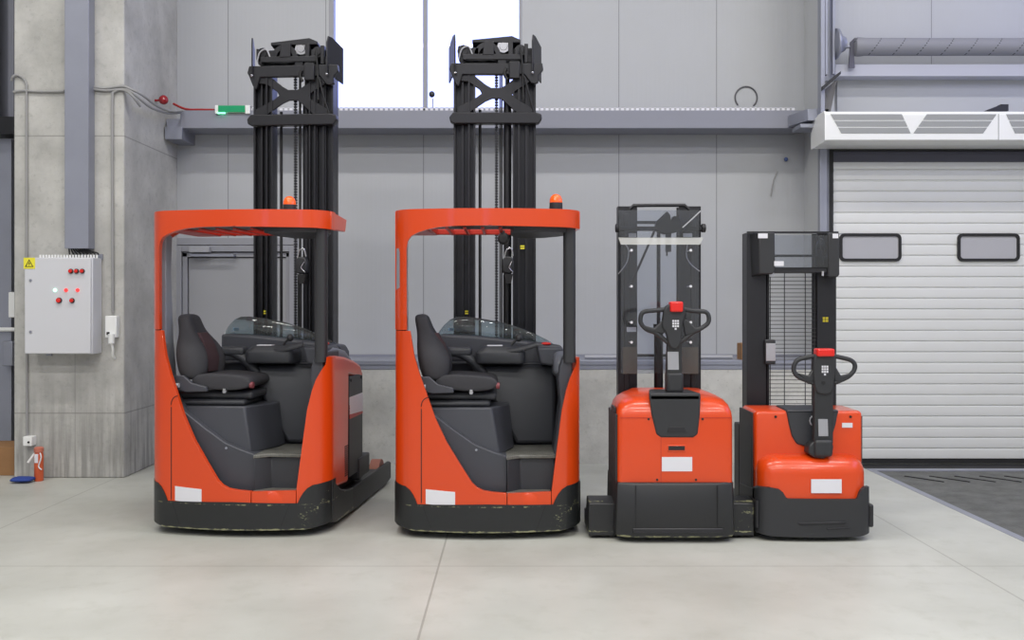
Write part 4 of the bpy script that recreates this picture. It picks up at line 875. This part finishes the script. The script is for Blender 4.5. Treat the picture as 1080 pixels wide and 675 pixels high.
# ------------------------------------------------------------------ small things on the left
# control cabinet
Yc = 8.71; x0, x1 = W(26,0,Yc)[0], W(97,0,Yc)[0]; z1, z0 = W(0,271.5,Yc)[2], W(0,373.5,Yc)[2]
cab = thing('control_cabinet', 'grey wall-mounted electrical control cabinet with lit green and red buttons', 'control cabinet', ((x0+x1)/2,8.93,z0))
rel(MB().box(x0, x1, Yc+.02, 8.92, z0, z1), 'cabinet_body', CABW, cab, bevel=.006)
dr_ = rel(MB().box(x0-.002, x1-.012, Yc, Yc+.018, z0+.004, z1-.004), 'cabinet_door', CABW, cab, bevel=.006)
def on(px, py, y=Yc): return W(px, py, y)
for a, b in ((32.4,295.8),(32.4,350)):
    c = on(a,b); MB().cyl((c[0],Yc-.008,c[2]),(c[0],Yc+.002,c[2]),.012,12).build('door_lock', STEELG, dr_)
for a, b, r, mm in ((75,286,.016,REDP),(81,286,.016,REDP),(87,286,.016,REDP),(62.6,316.8,.02,REDP),(76.3,317,.017,REDP)):
    c = on(a,b); k = MB().cyl((c[0],Yc-.03,c[2]),(c[0],Yc+.002,c[2]),r,16).build('push_button', mm, dr_, bevel=.004)
    MB().cyl((c[0],Yc-.012,c[2]),(c[0],Yc+.001,c[2]),r+.006,16).build('button_ring', BLACKP, k)
for a, col, s_ in ((58.2,(190,255,225),2.2),(69.8,(255,70,70),1.6),(82,(255,70,70),1.6)):
    c = on(a,306); MB().sphere((c[0],Yc-.004,c[2]),.017,(1,.8,1)).build('indicator_lamp', emit_mat('lamp_%d' % int(a), col, s_), dr_)
a, b = on(25,283.5), on(37,271.8); w_ = MB().box(a[0],b[0],Yc-.003,Yc+.001,a[2],b[2]).build('warning_label', YELLOW, dr_)
cxx, czz = (a[0]+b[0])/2, (a[2]+b[2])/2
t = MB()
tri = [(cxx-.038,czz-.033),(cxx+.038,czz-.033),(cxx,czz+.036)]; tin = [(cxx-.028,czz-.027),(cxx+.028,czz-.027),(cxx,czz+.024)]
for i in range(3):
    j = (i+1) % 3; t.prism([tri[i],tri[j],tin[j],tin[i]], Yc-.005, Yc-.002)
t.prism([(cxx+.004,czz+.016),(cxx-.008,czz-.006),(cxx-.001,czz-.004),(cxx-.004,czz-.022),(cxx+.008,czz+.002),(cxx+.001,czz)], Yc-.005, Yc-.002).build('lightning_triangle', RUBBER, w_)
gl = MB()
for i in range(20):
    gx = W(42,0,8.82)[0]+i*.0273; gl.cyl((gx,8.83,z1-.002),(gx,8.83,z1+.03),.009,8)
rel(gl, 'cable_glands', WHITEP, cab)
rel(MB().box(W(100,0,8.9)[0], W(107.5,0,8.9)[0], 8.91, 8.925, z1-.01, z1+.04).box(x0+.1,x0+.15,8.9,8.925,z0-.025,z0), 'mounting_tab', STEELG, cab)
# steel cable trunking in front of the column
tk = MB().box(*[W(v,0,8.80)[0] for v in (68,93.5)], 8.80, 8.929, W(0,262,8.80)[2], ZC).build('cable_trunking', STEELG, bevel=.004)
tag(tk, 'wide vertical grey metal trunking on the concrete column above the cabinet', 'cable trunking')
cb = MB()
for i in range(9):
    xx0 = W(72+i*2.3,0,8.86)[0]; cb.tube([(xx0,8.86,W(0,255,8.86)[2]),(xx0+.01,8.855,W(0,263,8.86)[2]),(xx0+.02+.012*i,8.84,W(0,267,8.86)[2]),(xx0+.03+.012*i,8.83,z1+.032)], .007, 6)
tag(cb.build('cable_bundle', CABLEB), 'short bundle of black cables between the trunking and the cabinet top', 'cables')
# conduits
def pipe(name, pts, r, label, cat='conduit', m=PIPEG, Y=8.915):
    mb = MB().tube([(p[0], p[1], p[2]) for p in pts], r, 8, smooth=3); return tag(mb.build(name, m), label, cat)
Q = lambda a, b, y=8.912: W(a, b, y)
pipe('conduit', [Q(12,85,8.93),Q(13.5,81),Q(18,79),Q(25,83),Q(28,90),Q(28,100),Q(28,180),Q(28,267),Q(28.3,375),Q(28.5,462)], .011, 'thin grey conduit with a hooked top running down behind the cabinet')
pipe('conduit', [Q(14,97),Q(24,95.5),Q(40,96.5),Q(60,96.5),Q(68,96)], .011, 'short horizontal grey conduit left of the metal trunking')
pipe('conduit', [Q(94,91),Q(110,93),Q(128,91),Q(136,93,8.90),W(150,100,8.98),W(163,110,9.2),W(178,117,9.6),W(192,117,9.93)], .013, 'upper grey cable curving across the column corner to the beam')
pipe('conduit', [Q(94,93.5),Q(112,95.5),Q(128,94),Q(137,96,8.90),W(148,105,8.98),W(160,114,9.2),W(176,119.5,9.6),W(190,119,9.93)], .011, 'lower grey cable curving across the column corner to the beam')
pipe('conduit', [W(148,112,9.0),W(142,104,8.92),Q(135,97,8.9),Q(127,94.5),Q(121,97),Q(118.5,103),Q(118.3,150),Q(118.5,220),Q(119,330)], .013, 'pale conduit dropping down the column to the white socket box')
sb = thing('socket_box', 'white socket box with a hanging plug, right of the grey cabinet', 'socket', Q(119,344))
rel(MB().box(Q(113,0)[0],Q(125.3,0)[0],8.86,8.93,Q(0,356)[2],Q(0,333)[2]), 'box', WHITEP, sb, bevel=.008)
rel(MB().cyl((Q(120.5,0)[0],8.85,Q(0,362)[2]),(Q(120.5,0)[0],8.85,Q(0,352)[2]),.028,12,.03).tube([(Q(120.5,0)[0],8.85,Q(0,361)[2]),(Q(121.5,0)[0],8.86,Q(0,368)[2]),(Q(120.5,0)[0],8.88,Q(0,374)[2]),(Q(121,0)[0],8.91,Q(0,378)[2])],.012,8), 'plug', WHITEP, sb)
rel(MB().box(Q(115,0)[0],Q(118,0)[0],8.855,8.862,Q(0,353)[2],Q(0,350)[2]), 'switch', RUBBER, sb)
sb2 = thing('socket_box', 'small white socket box low on the column above the orange bottle', 'socket', Q(30,465))
rel(MB().box(*[W(v,0,8.84)[0] for v in (24,33.5)],8.84,8.93,W(0,470.5,8.84)[2],W(0,460.5,8.84)[2]), 'box', WHITEP, sb2, bevel=.006)
rel(MB().cyl(W(30,466.5,8.845),W(30,466.5,8.83),.01,10), 'socket_hole', RUBBER, sb2)
# orange bottle-like canister
gb = thing('gas_canister', 'tall orange cylinder with a nozzle standing against the foot of the column', 'canister', W(41,506,8.78))
Yg = 8.78; gx = W(41,0,Yg)[0]
rel(MB().lathe([(.001,0),(.036,0),(.04,.008),(.04,.235),(.034,.26),(.034,.262)], (gx,Yg,0)), 'bottle', mat('orange_canister', (206,92,52), .45), gb)
rel(MB().lathe([(.034,.26),(.042,.265),(.042,.30),(.03,.31),(.001,.31)], (gx,Yg,0)), 'cap', mat('dull_red_cap', (190,110,90), .5), gb)
rel(MB().box(gx-.02,gx+.012,Yg-.043,Yg-.035,.17,.25).tube([(gx+.03,Yg-.04,.26),(gx+.045,Yg-.05,.22),(gx+.02,Yg-.045,.14),(gx+.05,Yg-.05,.11)],.006,6), 'sticker', WHITE, gb)
rel(MB().tube([(gx-.035,Yg-.01,.25),(gx-.06,Yg-.02,.21),(gx-.085,Yg-.03,.17)],.011,8), 'nozzle', WHITEP, gb)
tag(smooth_subsurf(MB().rings([[(x, 8.70+.09*math.cos(t*PI/4), .03+.027*math.sin(t*PI/4)*s_) for t in range(8)] for x, s_ in ((W(13.5,0,8.7)[0],.5),(W(16,0,8.7)[0],1),(W(24,0,8.7)[0],1.0),(W(32,0,8.7)[0],.9),(W(35.5,0,8.7)[0],.4))]).build('work_glove', mat('blue_cloth', (42,66,140), .85), smooth=70), 1), 'blue cloth glove lying on the floor by the orange canister', 'glove')
# cardboard boxes
def carton(x0, x1, y0, y1, z0, z1, label):
    t = thing('cardboard_box', label, 'cardboard box', ((x0+x1)/2,(y0+y1)/2,z0))
    rel(MB().box(x0,x1,y0,y1,z0,z1-.004), 'box_body', CARD, t, bevel=.004)
    rel(MB().box(x0+.002,x1-.002,y0+.0,(y0+y1)/2-.003,z1-.004,z1+.002,rot=Matrix.Rotation(.12,4,'X')).box(x0+.002,x1-.002,(y0+y1)/2+.003,y1,z1-.004,z1+.002), 'flap', CARD, t)
    return t
carton(-5.15, -4.66, 9.05, 9.45, 0, .27, 'brown cardboard box on the floor at the far left edge')
carton(2.33, 2.56, 9.78, 9.98, 1.046, 1.21, 'small brown cardboard box on the wall ledge between the two stackers')
tag(MB().cyl((.75,9.92,1.068),(2.27,9.92,1.068),.020,12).build('metal_pipe', GREYST), 'bright steel pipe lying along the wall ledge behind the straddle stacker', 'pipe')
# left steelwork
lc = thing('steel_column', 'blue grey steel column with a dark crosspiece at the top left edge', 'steel column', (-5.4,9.8,3.4))
rel(MB().box(-5.75,-5.20,9.75,9.77,3.45,ZC).box(-5.75,-5.20,9.95,9.97,3.45,ZC).box(-5.48,-5.46,9.77,9.95,3.45,ZC).box(-5.18,-5.12,9.9,9.98,3.4,ZC), 'flange', BEAMM, lc)
rel(MB().box(-6.2,-4.66,9.7,10.0,3.33,3.50), 'crosspiece', MASTM, lc)
lp = thing('wall_post', 'pale grey post with a dark side behind the column at the left edge', 'post', (-5.3,9.9,0))
rel(MB().box(-5.26,-5.12,9.85,10.05,0,3.3), 'post_body', STEELG, lp)
rel(MB().box(-5.115,-5.04,9.95,10.1,0,3.3), 'dark_side', MASTM, lp)
pb = W(12,320,9.7)
tag(MB().box(*[W(v,0,9.7)[0] for v in (8.5,18)],9.7,9.85,W(0,335,9.7)[2],W(0,308,9.7)[2]).build('junction_box', WHITEP, bevel=.01), 'white junction box on the post at the left edge', 'junction box')
tag(MB().cyl(W(-8,347.5,9.828),W(17,347.5,9.828),.022).build('water_pipe', WHITEP), 'white horizontal pipe at the left edge under the junction box', 'pipe')
tag(MB().box(*[W(v,0,9.75)[0] for v in (2.5,13)],9.75,9.85,W(0,386,9.75)[2],W(0,360,9.75)[2]).build('meter_box', STEELG, bevel=.008), 'grey metal box at the left edge under the white pipe', 'meter box')
# alarm ball, red cable, emergency light
al = MB().sphere(W(172.5,105.3,9.7), .048).cyl(W(172.5,105.3,9.7), (-3.595,9.7,W(0,106,9.7)[2]), .012).build('alarm_beacon', mat('dark_red_lens', (150,22,32), .25, coat=.5))
tag(al, 'round red alarm beacon on the column side near the beam end', 'alarm beacon')
tag(MB().tube([(W(183,109,10.1)[0],10.1,W(0,109.5,10.1)[2]),(W(196,110,10.05)[0],10.05,bz1+.03),(W(212,111,10)[0],10.02,bz1+.018),(W(226,112,10)[0],10.0,bz1+.012)],.012,8).build('red_cable', REDW), 'red cable lying on the beam between alarm beacon and green light', 'cable')
el = thing('emergency_light', 'small white emergency light with a green lens standing on the beam', 'emergency light', (W(244,0,9.93)[0],9.98,bz1))
ea, eb = W(226.5,0,9.93)[0], W(263.5,0,9.93)[0]; ez0, ez1 = W(0,120,9.93)[2], W(0,110.8,9.93)[2]
rel(MB().box(ea,ea+.035,9.93,10.02,ez0,ez1).box(eb-.05,eb,9.93,10.02,ez0,ez1).box(ea,eb,9.95,10.02,ez0,ez1).box(ea+.02,eb-.02,9.95,10.02,ez0-.0,ez0+.018), 'housing', WHITEP, el, bevel=.006)
rel(MB().box(ea+.035,eb-.05,9.925,9.95,ez0+.018,ez1-.004), 'green_lens', GREEN, el, bevel=.004)
rel(MB().box(ea+.03,ea+.11,9.918,9.93,ez0+.0,ez0+.012), 'green_lamp', emit_mat('green_lamp', (120,255,190), 4), el)
# camera on a stalk by the window, wire loop, blue sensor
cm = thing('security_camera', 'tiny dark camera on a stalk on the beam before the window', 'camera', W(456,115,10.1))
rel(MB().cyl(W(456.5,117,10.1),W(456.5,104,10.1),.006,8), 'stalk', STEELG, cm)
rel(MB().sphere(W(455.5,99.5,10.1),.028,(1.1,1,1.2)), 'camera_head', BLACKP, cm)
c = W(788,102,10.30); pts = [(c[0]+.118*math.cos(math.radians(a)), 10.343, c[2]+.118*math.sin(math.radians(a))) for a in range(-48, 231, 18)]
tag(MB().tube(pts, .008, 8).build('wire_loop', mat('grey_wire', (90,90,95), .5)), 'loose loop of grey wire sticking up above the beam on the back wall', 'wire')
tag(MB().sphere(W(829,168,10.33), .022, (1,.6,1)).build('wall_plug', mat('blue_plug', (80,100,150), .5)), 'small blue plug on the back wall under the right end of the beam', 'wall plug')
tag(MB().tube([W(813,207,10.33),W(816,190,10.335),W(820,181,10.335)], .006, 6).build('wall_mark', PIPEG), 'short thin grey wire on the back wall right of the straddle stacker', 'wire')

# ------------------------------------------------------------------ light
def area(name, loc, sx, sy, power, col=(1,1,1), rot=(0,0,0)):
    l = bpy.data.lights.new(name, 'AREA'); l.shape = 'RECTANGLE'; l.size = sx; l.size_y = sy; l.energy = power; l.color = col
    o = bpy.data.objects.new(name, l); C.objects.link(o); o.location = loc; o.rotation_euler = rot; return o
warm = (1.0, .975, .93)
for x in (-5.2, -1.7, 1.8, 5.3):
    area('ceiling_lamp', (x, 5.4, 8.3), 2.2, .35, 122, warm)
    area('ceiling_lamp', (x, 0.6, 8.3), 2.2, .35, 145, warm)
    area('ceiling_lamp', (x, -4.0, 8.3), 2.2, .35, 185, warm)
world = bpy.data.worlds.new('world'); bpy.context.scene.world = world; world.use_nodes = True
bg = world.node_tree.nodes['Background']; bg.inputs[0].default_value = (.46, .51, 1.0, 1); bg.inputs[1].default_value = 2.7

cam = bpy.data.cameras.new('camera'); co = bpy.data.objects.new('camera', cam); C.objects.link(co)
co.location = (0, 0, CH); co.rotation_euler = (PI/2, 0, 0)
cam.sensor_width = 36; cam.lens = 36*F/1080; cam.shift_y = -(337.5-CY)/1080; cam.clip_end = 200
sc = bpy.context.scene; sc.camera = co
sc.view_settings.view_transform = 'Standard'; sc.view_settings.look = 'None'; sc.view_settings.gamma = 1; sc.view_settings.use_curve_mapping = False
sc.view_settings.exposure = 0.0
sc.cycles.use_denoising = True
sc.cycles.sample_clamp_indirect = 4
sc.cycles.transparent_max_bounces = 16
